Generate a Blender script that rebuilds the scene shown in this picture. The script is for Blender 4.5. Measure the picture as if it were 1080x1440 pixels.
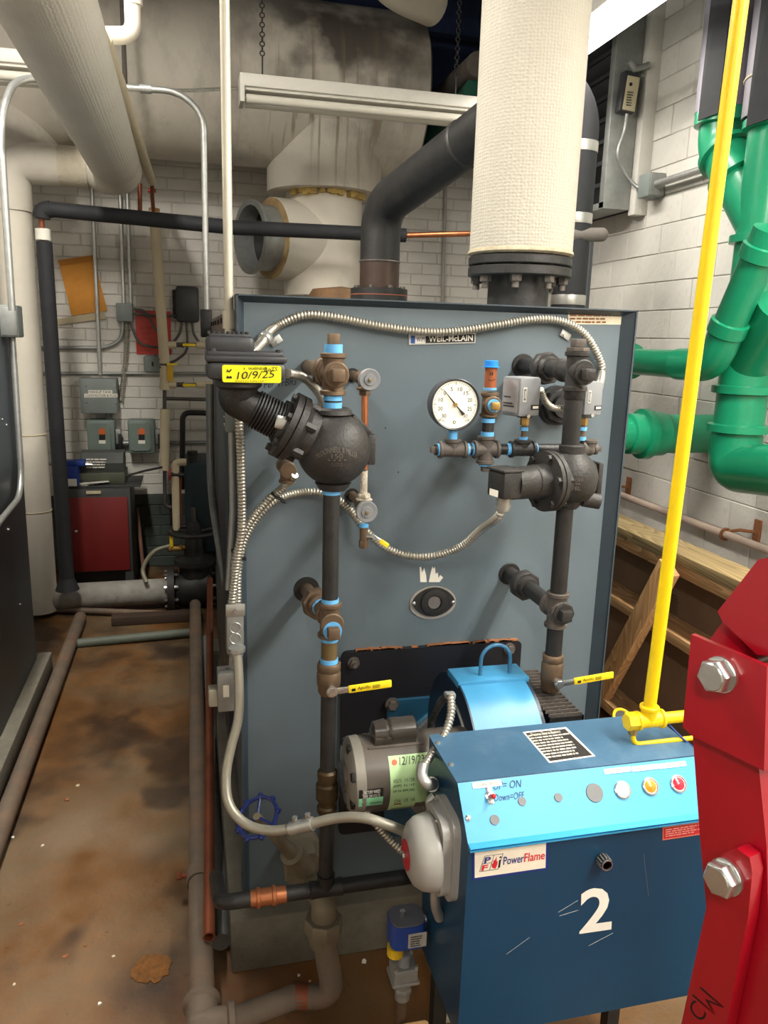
import bpy, bmesh, math, random
from mathutils import Vector as V, Matrix
random.seed(7)
PI = math.pi
for o in list(bpy.data.objects): bpy.data.objects.remove(o)
scene = bpy.context.scene
COL = scene.collection
# ------------------------------------------------------------------ camera
# X runs along the boiler front, Y into the room, Z up. Solved from vanishing points of a 1080x1440 frame.
CX, CY = 540.0, 720.0
CAMH = 1.62
def _solve(dvp, vvp):
    d = V((dvp[0]-CX, dvp[1]-CY)); v = V((vvp[0]-CX, vvp[1]-CY))
    f = math.sqrt(-d.dot(v))
    dy = V((d.x, d.y, f)).normalized()
    dn = V((v.x, v.y, f)); dn = (dn - dy*dn.dot(dy)).normalized()
    up = -dn; x = dy.cross(up)
    return f, Matrix((x, dy, up))
F, RW = _solve((264, 467), (395, 5650))
EYE = V((0, 0, CAMH))
cam_d = bpy.data.cameras.new('camera'); cam = bpy.data.objects.new('camera', cam_d); COL.objects.link(cam)
cam_d.sensor_fit = 'VERTICAL'; cam_d.sensor_height = 36.0; cam_d.sensor_width = 27.0
cam_d.lens = F/1440*36.0; cam_d.clip_start = 0.02
cam.matrix_world = Matrix.Translation(EYE) @ Matrix((RW.col[0], -RW.col[1], -RW.col[2])).transposed().to_4x4()
scene.camera = cam
# ------------------------------------------------------------------ world, view
scene.view_settings.view_transform = 'Standard'
scene.view_settings.look = 'None'
scene.view_settings.gamma = 1.0
scene.view_settings.use_curve_mapping = False
scene.view_settings.exposure = 0.62
w = bpy.data.worlds.new('world'); scene.world = w; w.use_nodes = True
w.node_tree.nodes['Background'].inputs[0].default_value = (0.9, 0.92, 1.0, 1)
w.node_tree.nodes['Background'].inputs[1].default_value = 0.05
# watts thrown downward and glow of the bare tubes, per strip
LIGHT = dict(row_far=(11.0, 4.0), row_right=(44.0, 16.0), row_aisle=(40.0, 30.0), rear_fill=(52.0, 48.0))

# ------------------------------------------------------------------ pixel -> place
def ray(px, py): return RW @ V((px-CX, py-CY, F))
def P(px, py, X=None, Y=None, Z=None):
    r = ray(px, py)
    if X is not None: t = X/r.x
    elif Y is not None: t = Y/r.y
    else: t = (Z-CAMH)/r.z
    return EYE + r*t
def PL(px, py, o, n):
    r = ray(px, py); return EYE + r*((V(o)-EYE).dot(n)/r.dot(n))
def depth(p): return (RW.transposed() @ (V(p)-EYE)).z
def m(px, p): return px*depth(p)/F          # pixels -> metres at point p
def proj(p):
    c = RW.transposed() @ (V(p)-EYE); return CX+F*c.x/c.z, CY+F*c.y/c.z

# ------------------------------------------------------------------ materials
def lin(h):
    h = h.lstrip('#'); out = []
    for i in (0, 2, 4):
        c = int(h[i:i+2], 16)/255; out.append(c/12.92 if c <= .04045 else ((c+.055)/1.055)**2.4)
    return (out[0], out[1], out[2], 1)
MATS = {}
def mat(name, hexc, rough=.5, metal=0., var=.12, scale=9., bump=0., bscale=80., dirt=None, emit=0., spec=.5, coat=0., weave=0., trans=0., stretch=None, rnd=0.):
    if name in MATS: return MATS[name]
    mt = bpy.data.materials.new(name); mt.use_nodes = True; MATS[name] = mt
    nt = mt.node_tree; N = nt.nodes; L = nt.links; b = N['Principled BSDF']
    b.inputs['Roughness'].default_value = rough; b.inputs['Metallic'].default_value = metal
    b.inputs['Specular IOR Level'].default_value = spec
    if coat: b.inputs['Coat Weight'].default_value = coat; b.inputs['Coat Roughness'].default_value = .15
    if trans: b.inputs['Transmission Weight'].default_value = trans
    c = lin(hexc)
    tc = N.new('ShaderNodeTexCoord'); src = tc.outputs['Object']
    if stretch:
        mp = N.new('ShaderNodeMapping'); mp.inputs['Scale'].default_value = stretch
        L.new(src, mp.inputs['Vector']); src = mp.outputs['Vector']
    no = N.new('ShaderNodeTexNoise'); no.inputs['Scale'].default_value = scale; no.inputs['Detail'].default_value = 6; no.inputs['Roughness'].default_value = .65
    L.new(src, no.inputs['Vector'])
    rp = N.new('ShaderNodeValToRGB'); rp.color_ramp.elements[0].position = .3; rp.color_ramp.elements[1].position = .7
    rp.color_ramp.elements[0].color = [max(0, x*(1-var)) for x in c[:3]]+[1]
    rp.color_ramp.elements[1].color = [min(1, x*(1+var)) for x in c[:3]]+[1]
    L.new(no.outputs['Fac'], rp.inputs['Fac']); out = rp.outputs['Color']
    if dirt:
        for (dh, amt, ds, lo, hi) in dirt:
            n2 = N.new('ShaderNodeTexNoise'); n2.inputs['Scale'].default_value = ds; n2.inputs['Detail'].default_value = 8; n2.inputs['Roughness'].default_value = .7
            L.new(src, n2.inputs['Vector'])
            mr = N.new('ShaderNodeMapRange'); mr.inputs['From Min'].default_value = lo; mr.inputs['From Max'].default_value = hi
            mr.inputs['To Max'].default_value = amt
            L.new(n2.outputs['Fac'], mr.inputs['Value'])
            mx = N.new('ShaderNodeMix'); mx.data_type = 'RGBA'
            L.new(mr.outputs['Result'], mx.inputs['Factor']); L.new(out, mx.inputs[6]); mx.inputs[7].default_value = lin(dh); out = mx.outputs[2]
    if rnd:
        oi = N.new('ShaderNodeObjectInfo'); mr = N.new('ShaderNodeMapRange'); mr.inputs['To Min'].default_value = 1-rnd; mr.inputs['To Max'].default_value = 1+rnd*.4
        L.new(oi.outputs['Random'], mr.inputs['Value'])
        hs = N.new('ShaderNodeHueSaturation'); L.new(mr.outputs['Result'], hs.inputs['Value']); L.new(out, hs.inputs['Color']); out = hs.outputs['Color']
    L.new(out, b.inputs['Base Color'])
    if emit:
        b.inputs['Emission Color'].default_value = c; b.inputs['Emission Strength'].default_value = emit
    hgt = None
    if bump:
        nb = N.new('ShaderNodeTexNoise'); nb.inputs['Scale'].default_value = bscale; nb.inputs['Detail'].default_value = 4
        L.new(tc.outputs['Object'], nb.inputs['Vector']); hgt = (nb.outputs['Fac'], bump)
    if weave:
        # glass-cloth jacket: fine knobbly weave
        vo = N.new('ShaderNodeTexVoronoi'); vo.inputs['Scale'].default_value = weave; vo.inputs['Randomness'].default_value = .35
        L.new(tc.outputs['Object'], vo.inputs['Vector']); hgt = (vo.outputs['Distance'], bump or .3)
    if hgt:
        bp = N.new('ShaderNodeBump'); bp.inputs['Strength'].default_value = hgt[1]; bp.inputs['Distance'].default_value = .01
        L.new(hgt[0], bp.inputs['Height']); L.new(bp.outputs['Normal'], b.inputs['Normal'])
    return mt
def wood(name, hexa, hexb, along='Y', sc=14.):
    mt = bpy.data.materials.new(name); mt.use_nodes = True; nt = mt.node_tree; N = nt.nodes; L = nt.links; b = N['Principled BSDF']
    b.inputs['Roughness'].default_value = .7
    tc = N.new('ShaderNodeTexCoord'); mp = N.new('ShaderNodeMapping')
    s = {'X': (.12, 1, 1), 'Y': (1, .12, 1), 'Z': (1, 1, .12)}[along]; mp.inputs['Scale'].default_value = s
    L.new(tc.outputs['Object'], mp.inputs['Vector'])
    wv = N.new('ShaderNodeTexNoise'); wv.inputs['Scale'].default_value = sc; wv.inputs['Detail'].default_value = 1.5; L.new(mp.outputs['Vector'], wv.inputs['Vector'])
    mu = N.new('ShaderNodeMath'); mu.operation = 'MULTIPLY'; mu.inputs[1].default_value = 16; L.new(wv.outputs['Fac'], mu.inputs[0])
    fr = N.new('ShaderNodeMath'); fr.operation = 'FRACT'; L.new(mu.outputs[0], fr.inputs[0])
    rp = N.new('ShaderNodeValToRGB'); e = rp.color_ramp.elements; e[0].color = lin(hexa); e[1].color = lin(hexb); e[0].position = .1; e[1].position = .95
    L.new(fr.outputs[0], rp.inputs['Fac']); L.new(rp.outputs['Color'], b.inputs['Base Color'])
    return mt

# ------------------------------------------------------------------ mesh builder
def frame(d):
    d = V(d).normalized(); a = V((0, 0, 1)) if abs(d.z) < .9 else V((1, 0, 0))
    u = a.cross(d).normalized(); return u, d.cross(u).normalized(), d
def fillet(pts, r, n=7):
    pts = [V(p) for p in pts]
    if r <= 0 or len(pts) < 3: return pts
    out = [pts[0]]
    for i in range(1, len(pts)-1):
        a, b, c = pts[i-1], pts[i], pts[i+1]
        d1 = (a-b); d2 = (c-b); l = min(r, d1.length*.49, d2.length*.49); d1.normalize(); d2.normalize()
        p0 = b+d1*l; p1 = b+d2*l
        for k in range(n+1):
            t = k/n; out.append(p0*(1-t)**2 + b*(2*t*(1-t)) + p1*t*t)
    out.append(pts[-1]); return out
def spline(pts, n=10):
    pts = [V(p) for p in pts]; q = [pts[0]*2-pts[1]]+pts+[pts[-1]*2-pts[-2]]; out = []
    for i in range(1, len(q)-2):
        a, b, c, d = q[i-1:i+3]
        for k in range(n):
            t = k/n
            out.append(.5*((2*b)+(c-a)*t+(2*a-5*b+4*c-d)*t*t+(3*b-a-3*c+d)*t**3))
    out.append(pts[-1]); return out
def resample(pts, step):
    L = [0]
    for a, b in zip(pts, pts[1:]): L.append(L[-1]+(b-a).length)
    n = max(2, int(L[-1]/step)); out = []; j = 0
    for k in range(n+1):
        s = L[-1]*k/n
        while j < len(L)-2 and L[j+1] < s: j += 1
        t = (s-L[j])/max(1e-9, L[j+1]-L[j]); out.append(pts[j].lerp(pts[j+1], min(1, t)))
    return out
class MB:
    def __init__(s): s.v = []; s.f = []; s.sm = []
    def add(s, vs, fs, smooth=False):
        o = len(s.v); s.v += [V(q) for q in vs]; s.f += [[i+o for i in f] for f in fs]; s.sm += [smooth]*len(fs); return s
    def box(s, c, size, rot=None, bev=0., seg=2):
        bm = bmesh.new(); bmesh.ops.create_cube(bm, size=1); bmesh.ops.scale(bm, vec=V(size), verts=bm.verts)
        if bev: bmesh.ops.bevel(bm, geom=list(bm.edges), offset=bev, segments=seg, affect='EDGES', profile=.5)
        bm.verts.index_update(); R = rot if rot else Matrix.Identity(3)
        s.add([V(c)+R@q.co for q in bm.verts], [[q.index for q in f.verts] for f in bm.faces]); bm.free(); return s
    def bx(s, x0, x1, y0, y1, z0, z1, bev=0.): return s.box(((x0+x1)/2, (y0+y1)/2, (z0+z1)/2), (abs(x1-x0), abs(y1-y0), abs(z1-z0)), None, bev)
    def tube(s, pts, r, n=14, bend=0., caps=True, hollow=0.):
        pts = fillet(pts, bend); N_ = len(pts); rs = r if isinstance(r, (list, tuple)) else [r]*N_
        if len(rs) != N_: rs = [rs[0]+(rs[-1]-rs[0])*i/(N_-1) for i in range(N_)]
        t0 = (pts[1]-pts[0]).normalized(); u, w_, _ = frame(t0); vs = []; fs = []
        for i, p in enumerate(pts):
            t = ((pts[min(i+1, N_-1)]-p).normalized() + (p-pts[max(i-1, 0)]).normalized())
            if t.length < 1e-6: t = t0
            t.normalize(); u = (u - t*u.dot(t)).normalized(); w_ = t.cross(u)
            vs += [p+(u*math.cos(2*PI*k/n)+w_*math.sin(2*PI*k/n))*rs[i] for k in range(n)]
        for i in range(N_-1):
            for k in range(n): fs.append([i*n+k, i*n+(k+1) % n, (i+1)*n+(k+1) % n, (i+1)*n+k])
        s.add(vs, fs, True)
        if caps: s.add(vs[:n], [list(range(n))[::-1]]); s.add(vs[-n:], [list(range(n))])
        return s
    def flex(s, pts, r, pitch=.0075, n=10, sp=True):
        c = spline(pts) if sp else fillet(pts, .05); c = resample(c, pitch/4); rs = []
        for i in range(len(c)): rs.append(r*(1+[.09, .02, -.16, .02][i % 4]))
        return s.tube(c, rs, n)
    def lathe(s, o, ax, prof, n=28, smooth=True, capa=True, capb=True, phase=0.):
        u, w_, d = frame(ax); o = V(o); vs = []; fs = []
        for (h, r) in prof:
            vs += [o+d*h+(u*math.cos(2*PI*k/n+phase)+w_*math.sin(2*PI*k/n+phase))*max(r, 1e-5) for k in range(n)]
        for i in range(len(prof)-1):
            for k in range(n): fs.append([i*n+k, i*n+(k+1) % n, (i+1)*n+(k+1) % n, (i+1)*n+k])
        s.add(vs, fs, smooth)
        if capa: s.add(vs[:n], [list(range(n))[::-1]])
        if capb: s.add(vs[-n:], [list(range(n))])
        return s
    def cyl(s, a, b, r, n=20, r2=None): 
        a = V(a); b = V(b); return s.lathe(a, b-a, [(0, r), ((b-a).length, r if r2 is None else r2)], n)
    def hexp(s, a, b, r, n=6, phase=0.): a = V(a); b = V(b); return s.lathe(a, b-a, [(0, r*.93), ((b-a).length*.12, r), ((b-a).length*.88, r), ((b-a).length, r*.93)], n, False, phase=phase)
    def ball(s, c, r, n=24, sq=(1, 1, 1)):
        vs = []; fs = []; k = n//2
        for i in range(k+1):
            th = PI*i/k
            for j in range(n): vs.append(V(c)+V((r*sq[0]*math.sin(th)*math.cos(2*PI*j/n), r*sq[1]*math.sin(th)*math.sin(2*PI*j/n), r*sq[2]*math.cos(th))))
        for i in range(k):
            for j in range(n): fs.append([i*n+j, (i+1)*n+j, (i+1)*n+(j+1) % n, i*n+(j+1) % n])
        return s.add(vs, fs, True)
    def torus(s, c, ax, R, r, n=32, k=10, a0=0., a1=2*PI, el=1.):
        u, w_, d = frame(ax); full = abs(a1-a0-2*PI) < 1e-6
        pts = [V(c)+(u*math.cos(a0+(a1-a0)*i/n)+w_*el*math.sin(a0+(a1-a0)*i/n))*R for i in range(n+1)]
        return s.tube(pts, r, k, caps=not full)
    def prism(s, poly, ext):
        ext = V(ext); p = [V(q) for q in poly]; n = len(p)
        fs = [list(range(n))[::-1], [n+i for i in range(n)]]+[[i, (i+1) % n, n+(i+1) % n, n+i] for i in range(n)]
        return s.add(p+[q+ext for q in p], fs)
    def plate(s, cx, cy, cz_or, w_, h, r, o, u, v, nrm, th):   # rounded rectangle on plane (o,u,v), centre (cx,cy)
        pts = []
        for (sx, sy, a) in ((1, 1, 0), (-1, 1, 90), (-1, -1, 180), (1, -1, 270)):
            for k in range(5):
                t = math.radians(a+90*k/4); pts.append(V(o)+u*(cx+sx*(w_/2-r)+r*math.cos(t))+v*(cy+sy*(h/2-r)+r*math.sin(t))+nrm*cz_or)
        return s.prism(pts, nrm*th)
    def fitting(s, c, arms, r, band=.35, bl=.45, n=18):   # malleable tee / cross / elbow; arms = [(dir, length)]
        c = V(c)
        for d, l in arms:
            d = V(d).normalized()
            s.lathe(c, d, [(0, r*1.08), (l-r*bl*1.3, r*1.12), (l-r*bl, r*(1+band)), (l-r*.08, r*(1+band)), (l, r*(1.22))], n)
        s.ball(c, r*1.13, 18); return s
    def o(s, name, mt, par=None, label=None, smooth_all=None):
        base = V((0, 0, 0))
        if s.v:
            xs = [q.x for q in s.v]; ys = [q.y for q in s.v]; zs = [q.z for q in s.v]
            base = V(((min(xs)+max(xs))/2, (min(ys)+max(ys))/2, min(zs)))
        me = bpy.data.meshes.new(name); me.from_pydata([q-base for q in s.v], [], s.f)
        me.polygons.foreach_set('use_smooth', s.sm if smooth_all is None else [smooth_all]*len(s.f)); me.validate(); 
        bm = bmesh.new(); bm.from_mesh(me); bmesh.ops.recalc_face_normals(bm, faces=bm.faces); bm.to_mesh(me); bm.free()
        me.update(); me.set_sharp_from_angle(angle=math.radians(38)); me.materials.append(mt)
        ob = bpy.data.objects.new(name, me); COL.objects.link(ob)
        off = V((0, 0, 0)); q = par
        while q: off += q.location; q = q.parent
        ob.parent = par; ob.location = base-off
        if label: ob['label'] = label
        return ob
def T(name, label, cat, loc=(0, 0, 0), group=None):
    e = bpy.data.objects.new(name, None); COL.objects.link(e); e.location = V(loc); e.empty_display_size = .05
    e['label'] = label; e['category'] = cat
    if group: e['group'] = group
    return e
def tag(o, label, cat, group=None):
    o['label'] = label; o['category'] = cat
    if group: o['group'] = group
    return o
def struct(o): o['kind'] = 'structure'; return o
# text laid on a parallelogram: bl, br, tl are the corners of its bounding box
def text(s, bl, br, tl, mt, par, name='lettering', lift=.0008, shear=0., curve=None, bold=0.):
    cu = bpy.data.curves.new('t', 'FONT'); cu.body = s; cu.offset = bold; cu.size = 1; cu.shear = shear; cu.resolution_u = 3
    ob = bpy.data.objects.new('t', cu); me = bpy.data.meshes.new_from_object(ob)
    bl, br, tl = V(bl), V(br), V(tl); U = br-bl; W = tl-bl; n = U.cross(W).normalized()
    xs = [v.co.x for v in me.vertices]; ys = [v.co.y for v in me.vertices]; x0, x1, y0, y1 = min(xs), max(xs), min(ys), max(ys)
    b = MB()
    for v in me.vertices:
        a = (v.co.x-x0)/(x1-x0); c = (v.co.y-y0)/(y1-y0)
        q = curve(a, c) if curve else bl+U*a+W*c+n*lift
        b.v.append(q)
    b.f = [list(p.vertices) for p in me.polygons]; b.sm = [False]*len(b.f)
    bpy.data.objects.remove(ob); bpy.data.curves.remove(cu); bpy.data.meshes.remove(me)
    return b.o(name, mt, par)
def dashes(bl, br, tl, rows, mt, par, name='fine_print', fill=.85, hfr=.5, seed=1, lift=.0007, minw=.03, maxw=.14):
    rg = random.Random(seed); bl, br, tl = V(bl), V(br), V(tl); U = br-bl; W = tl-bl; n = U.cross(W).normalized(); b = MB()
    for r in range(rows):
        y = (r+.5-hfr/2)/rows; x = 0.; end = fill*(.75+.25*rg.random())
        while x < end:
            wd = min(rg.uniform(minw, maxw), end-x); q = [bl+U*x+W*y, bl+U*(x+wd)+W*y, bl+U*(x+wd)+W*(y+hfr/rows), bl+U*x+W*(y+hfr/rows)]
            b.add([p+n*lift for p in q], [[0, 1, 2, 3]]); x += wd+rg.uniform(.012, .03)
    return b.o(name, mt, par)
def sheet(bl, br, tl, th=.001, bl_off=0.):    # thin plate on three corners; its back sits on the surface
    bl, br, tl = V(bl), V(br), V(tl); n = (br-bl).cross(tl-bl).normalized()
    b = MB(); b.prism([bl+n*bl_off, br+n*bl_off, br+tl-bl+n*bl_off, tl+n*bl_off], n*th); return b
# ------------------------------------------------------------------ material library
paint_wall = mat('painted_masonry', '#d2cec6', .75, var=.06, scale=5, bump=.25, bscale=60, dirt=[('#8f8a80', .55, 3.5, .58, .8)], rnd=.05)
paint_band = mat('dark_green_wall_paint', '#3f4641', .7, var=.15, scale=4, bump=.2, bscale=60)
mortar_light = mat('painted_mortar', '#beb9b0', .85, var=.1, scale=20)
navy = mat('navy_ceiling_paint', '#27365a', .8, var=.2)
jacket = mat('slate_blue_jacket', '#5d6a71', .42, var=.05, scale=2.5, dirt=[('#737f84', .3, 5, .55, .8), ('#454f55', .25, 2.2, .6, .85)])
jacket_dark = mat('dark_slate_jacket', '#4c555d', .5, var=.08, scale=3, dirt=[('#565c60', .3, 6, .6, .85)])
trim_dark = mat('dark_jacket_trim', '#38434b', .45)
concrete = mat('pad_concrete', '#706b5e', .9, var=.18, scale=14, bump=.3, bscale=90, dirt=[('#5f5545', .7, 5, .5, .75)])
galv = mat('galvanized_steel', '#b9bab6', .38, .75, var=.12, scale=30)
galv_dull = mat('dull_galvanized', '#9a9c99', .5, .6, var=.15, scale=18)
emt = mat('painted_conduit', '#c9c3b2', .42, .35, var=.08, scale=12)
bxsteel = mat('armored_cable_steel', '#b8b4a8', .36, .8, var=.08, scale=30)
iron = mat('black_iron', '#2b2a29', .48, .25, var=.25, scale=20, bump=.12, bscale=160, dirt=[('#4f463d', .5, 9, .55, .8)])
castiron = mat('cast_iron_body', '#343230', .52, .25, var=.2, scale=14, bump=.15, bscale=150, dirt=[('#6a6055', .45, 7, .55, .8)])
dusty = mat('dusty_iron', '#57504a', .65, .2, var=.2, scale=14, dirt=[('#857b6c', .5, 8, .5, .75)], bump=.12, bscale=150)
bronze = mat('weathered_bronze', '#6a5744', .55, .45, var=.2, scale=22, dirt=[('#93805f', .5, 12, .55, .8)])
brass = mat('brass', '#b08d4f', .35, .8, var=.15, scale=20)
copper = mat('bright_copper', '#c07a52', .33, .8, var=.2, scale=14, dirt=[('#6b3b26', .5, 10, .55, .8)])
copper_old = mat('tarnished_copper', '#8a4d34', .5, .5, var=.25, scale=9, dirt=[('#55301f', .5, 7, .5, .75)])
rust_pipe = mat('rusty_dusty_pipe', '#6d5f51', .75, .1, var=.18, scale=10, dirt=[('#8d5a34', .5, 5, .5, .75), ('#4b4139', .5, 8, .55, .8)])
tape = mat('blue_thread_tape', '#5fa8dd', .55, var=.1, scale=40)
capblue = mat('blue_plastic_cap', '#1f83d6', .35)
insul_white = mat('white_cloth_insulation', '#cbc5b7', .75, var=.05, scale=5, weave=120, bump=.22, dirt=[('#a89f8d', .4, 2.5, .58, .8)])
riser_cloth = mat('riser_cloth', '#aba597', .8, var=.05, scale=5, weave=105, bump=.3, dirt=[('#9a917f', .4, 2.5, .58, .8)])
insul_smooth = mat('painted_pipe_insulation', '#d3ccbd', .6, var=.06, scale=4, bump=.2, bscale=25, dirt=[('#a59a86', .4, 3, .58, .8)])
insul_cream = mat('cream_paper_insulation', '#cdbfa0', .6, var=.08, scale=9, dirt=[('#a58e62', .3, 6, .58, .8)])
insul_black = mat('black_foam_insulation', '#26272a', .75, var=.15, scale=20)
flue_mat = mat('sooty_flue_insulation', '#c4bdb0', .7, var=.07, scale=3, bump=.25, bscale=14, dirt=[('#6d675f', .75, 1.6, .56, .78), ('#9d9487', .5, 9, .6, .85)], stretch=(1, 1, .45))
plastic_black = mat('charcoal_plastic', '#37383b', .42, var=.06)
plastic_grey = mat('grey_enamel', '#7d7f81', .42, var=.05)
grey_box = mat('grey_box_paint', '#7a827f', .5, var=.08, dirt=[('#5b605c', .4, 8, .55, .8)])
yellow = mat('yellow_gas_pipe_paint', '#e6c200', .4, var=.06, scale=12, dirt=[('#8a6a10', .35, 18, .66, .8)])
yellow_vinyl = mat('yellow_vinyl', '#f2d21c', .45)
label_yellow = mat('bright_yellow_label', '#f4ee10', .5, var=.02)
ink = mat('black_ink', '#15130f', .6)
white_ink = mat('white_print', '#ece8dc', .6)
paper = mat('white_paper', '#e6e2d6', .7, var=.04)
chrome = mat('zinc_plated_steel', '#c9c9c6', .25, .9)
green = mat('green_pipe_paint', '#138860', .33, var=.08, scale=7, dirt=[('#8fb89a', .35, 9, .66, .85)], coat=.3)
dark_green = mat('dark_green_pipe', '#0a4a37', .5)
red = mat('red_powder_coat', '#8f0317', .3, var=.05, coat=.25)
red_door = mat('dark_red_paint', '#701716', .55, var=.08)
blue_panel = mat('bright_blue_panel', '#3a9bcc', .42, var=.06, scale=6)
blue_dark = mat('deep_blue_enamel', '#0f3b57', .35, var=.1, scale=4, dirt=[('#3f6a86', .35, 6, .6, .85)])
blue_top = mat('dusty_blue_enamel', '#3a5d78', .45, var=.12, scale=9, dirt=[('#6f8ca0', .5, 7, .5, .8)])
blower_blue = mat('blower_blue_enamel', '#3f8cb8', .38, var=.1, scale=6, dirt=[('#b5b39d', .45, 5, .58, .8)])
motor_brown = mat('motor_brown_enamel', '#575049', .32, var=.1, scale=9, dirt=[('#857c6e', .45, 7, .55, .8)])
bell_grey = mat('bell_grey_enamel', '#a3a19b', .35, var=.05)
pine = wood('pine_board', '#cba273', '#a4794c', 'Y', 10)
pine_old = wood('weathered_pine', '#ad966b', '#85704a', 'Y', 9)
pine_v = wood('pine_brace', '#d0a471', '#ab7c4c', 'Z', 10)
cardboard = mat('brown_cardboard', '#7b6049', .85, var=.08)
black_plate = mat('black_mounting_plate', '#15151a', .45, var=.2)
rust = mat('rust_flakes', '#8c5a38', .9, var=.3, scale=40)
foil = mat('foil_tape', '#b6b3ad', .35, .6)
def floor_material():
    mt = bpy.data.materials.new('stained_concrete_floor'); mt.use_nodes = True; nt = mt.node_tree; N = nt.nodes; L = nt.links; b = N['Principled BSDF']
    tc = N.new('ShaderNodeTexCoord')
    def noise(s, d=8, r=.65):
        n = N.new('ShaderNodeTexNoise'); n.inputs['Scale'].default_value = s; n.inputs['Detail'].default_value = d; n.inputs['Roughness'].default_value = r; L.new(tc.outputs['Object'], n.inputs['Vector']); return n.outputs['Fac']
    def ramp(src, stops):
        r = N.new('ShaderNodeValToRGB'); e = r.color_ramp.elements
        while len(e) < len(stops): e.new(.5)
        for q, (p, c) in zip(e, stops): q.position = p; q.color = lin(c) if isinstance(c, str) else (c, c, c, 1)
        L.new(src, r.inputs['Fac']); return r.outputs['Color']
    def mix(f, a, c):
        x = N.new('ShaderNodeMix'); x.data_type = 'RGBA'; L.new(f, x.inputs['Factor']); L.new(a, x.inputs[6])
        if isinstance(c, str): x.inputs[7].default_value = lin(c)
        else: L.new(c, x.inputs[7])
        return x.outputs[2]
    base = ramp(noise(1.1), [(.3, '#593a1c'), (.45, '#684622'), (.58, '#685840'), (.72, '#513213')])
    fine = mix(ramp(noise(9), [(.45, 0.), (.7, .6)]), base, '#7a5430')
    spk = mix(ramp(noise(42, 3), [(.66, 0.), (.72, .8)]), fine, '#4a3320')
    # dark blotches scattered over the floor by noise
    blotch = mix(ramp(noise(.9, 4), [(.52, 0.), (.56, .75)]), spk, '#2a1c10')
    L.new(blotch, b.inputs['Base Color'])
    ro = N.new('ShaderNodeMapRange'); L.new(noise(2.2), ro.inputs['Value']); ro.inputs['From Min'].default_value = .35; ro.inputs['From Max'].default_value = .65; ro.inputs['To Min'].default_value = .32; ro.inputs['To Max'].default_value = .75
    L.new(ro.outputs['Result'], b.inputs['Roughness'])
    bp = N.new('ShaderNodeBump'); bp.inputs['Strength'].default_value = .25; bp.inputs['Distance'].default_value = .01; L.new(noise(30), bp.inputs['Height']); L.new(bp.outputs['Normal'], b.inputs['Normal'])
    return mt
# ------------------------------------------------------------------ room
YB, WX, WL, ZC, YF = 5.52, 2.30, -2.6, 3.75, -3.2
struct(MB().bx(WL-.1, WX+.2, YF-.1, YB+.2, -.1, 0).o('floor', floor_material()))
ceil = struct(MB().bx(WL-.1, WX+.2, YF-.1, YB+.2, ZC, ZC+.1).o('ceiling', navy))
for k in range(9):
    MB().bx(WL, WX, YF+.5+k, YF+.58+k, ZC-.22, ZC).o('joist', navy, ceil)
struct(MB().bx(WL-.12, WL, YF-.1, YB+.2, 0, ZC).o('wall_left', paint_wall))
struct(MB().bx(WL-.1, WX+.2, YF-.12, YF, 0, ZC).o('wall_front', paint_wall))
ZN = P(640, 232, Y=YB).z
wb = struct(MB().bx(WL-.1, WX+.2, YB+.007, YB+.2, 0, ZC).o('wall_back', mortar_light))
bulk = struct(MB().bx(WL, WX, YB-.02, YB+.007, ZN, ZC).o('trim_1', navy)); bulk['label'] = 'navy painted band above the white brick'
ZBAND = P(200, 689, Y=YB).z
MB().bx(WL, WX, YB+.004, YB+.0072, 0, ZBAND-.01).o('painted_dado', paint_band, wb)
def cell(w_, h, d, c):   # brick face with chamfered arris, 18 triangles, local X width, Z height, front towards -Y
    a = [(-w_/2, d, -h/2), (w_/2, d, -h/2), (w_/2, d, h/2), (-w_/2, d, h/2)]
    e = [(x, c, z) for x, _, z in a]; f = [((abs(x)-c)*(1 if x > 0 else -1), 0, (abs(z)-c)*(1 if z > 0 else -1)) for x, _, z in a]
    fs = [[8, 9, 10, 11]]+[[i, (i+1) % 4, 4+(i+1) % 4, 4+i] for i in range(4)]+[[4+i, 4+(i+1) % 4, 8+(i+1) % 4, 8+i] for i in range(4)]
    return a+e+f, fs
ch, bw = .0737, .215
vs, fs = cell(bw-.005, ch-.006, .02, .0035)
brick_me = {}
for nm, mm in (('brick', paint_wall), ('brick_dark', paint_band)):
    me = bpy.data.meshes.new(nm); me.from_pydata(vs, [], fs); me.materials.append(mm); brick_me[nm] = me
cand = []; rest = MB(); restd = MB(); r0 = int((ZBAND % ch)/ch)
for r in range(int(ZN/ch)):
    z = ch*(r+.5)
    for c in range(-12, 11):
        x = bw*(c+(.5 if r % 2 else 0)+(.13 if r % 5 == 2 else 0))
        if x > WX-.05 or x < WL: continue
        px, py = proj((x, YB, z))
        vis = (72 < px < 332 and 225 < py < 700 and not (265 < px < 330 and py > 640)) or (440 < px < 672 and 228 < py < 432)
        cand.append((vis, x, z))
n_obj = 0; half = ch/2
for vis, x, z in cand:
    lower = z < ZBAND
    dy = random.uniform(-.0022, .0022)
    if vis and n_obj < 298:
        ob = bpy.data.objects.new('brick', brick_me['brick_dark' if lower else 'brick']); COL.objects.link(ob); ob.parent = wb
        ob.location = V((x, YB+dy, z))-wb.location; n_obj += 1
    else:
        (restd if lower else rest).add([(x+a, YB+dy+b, z+c) for a, b, c in vs], fs)
q = rest.o('brickwork', paint_wall, wb); q['kind'] = 'stuff'
q = restd.o('brickwork', paint_band, wb); q['kind'] = 'stuff'
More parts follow.
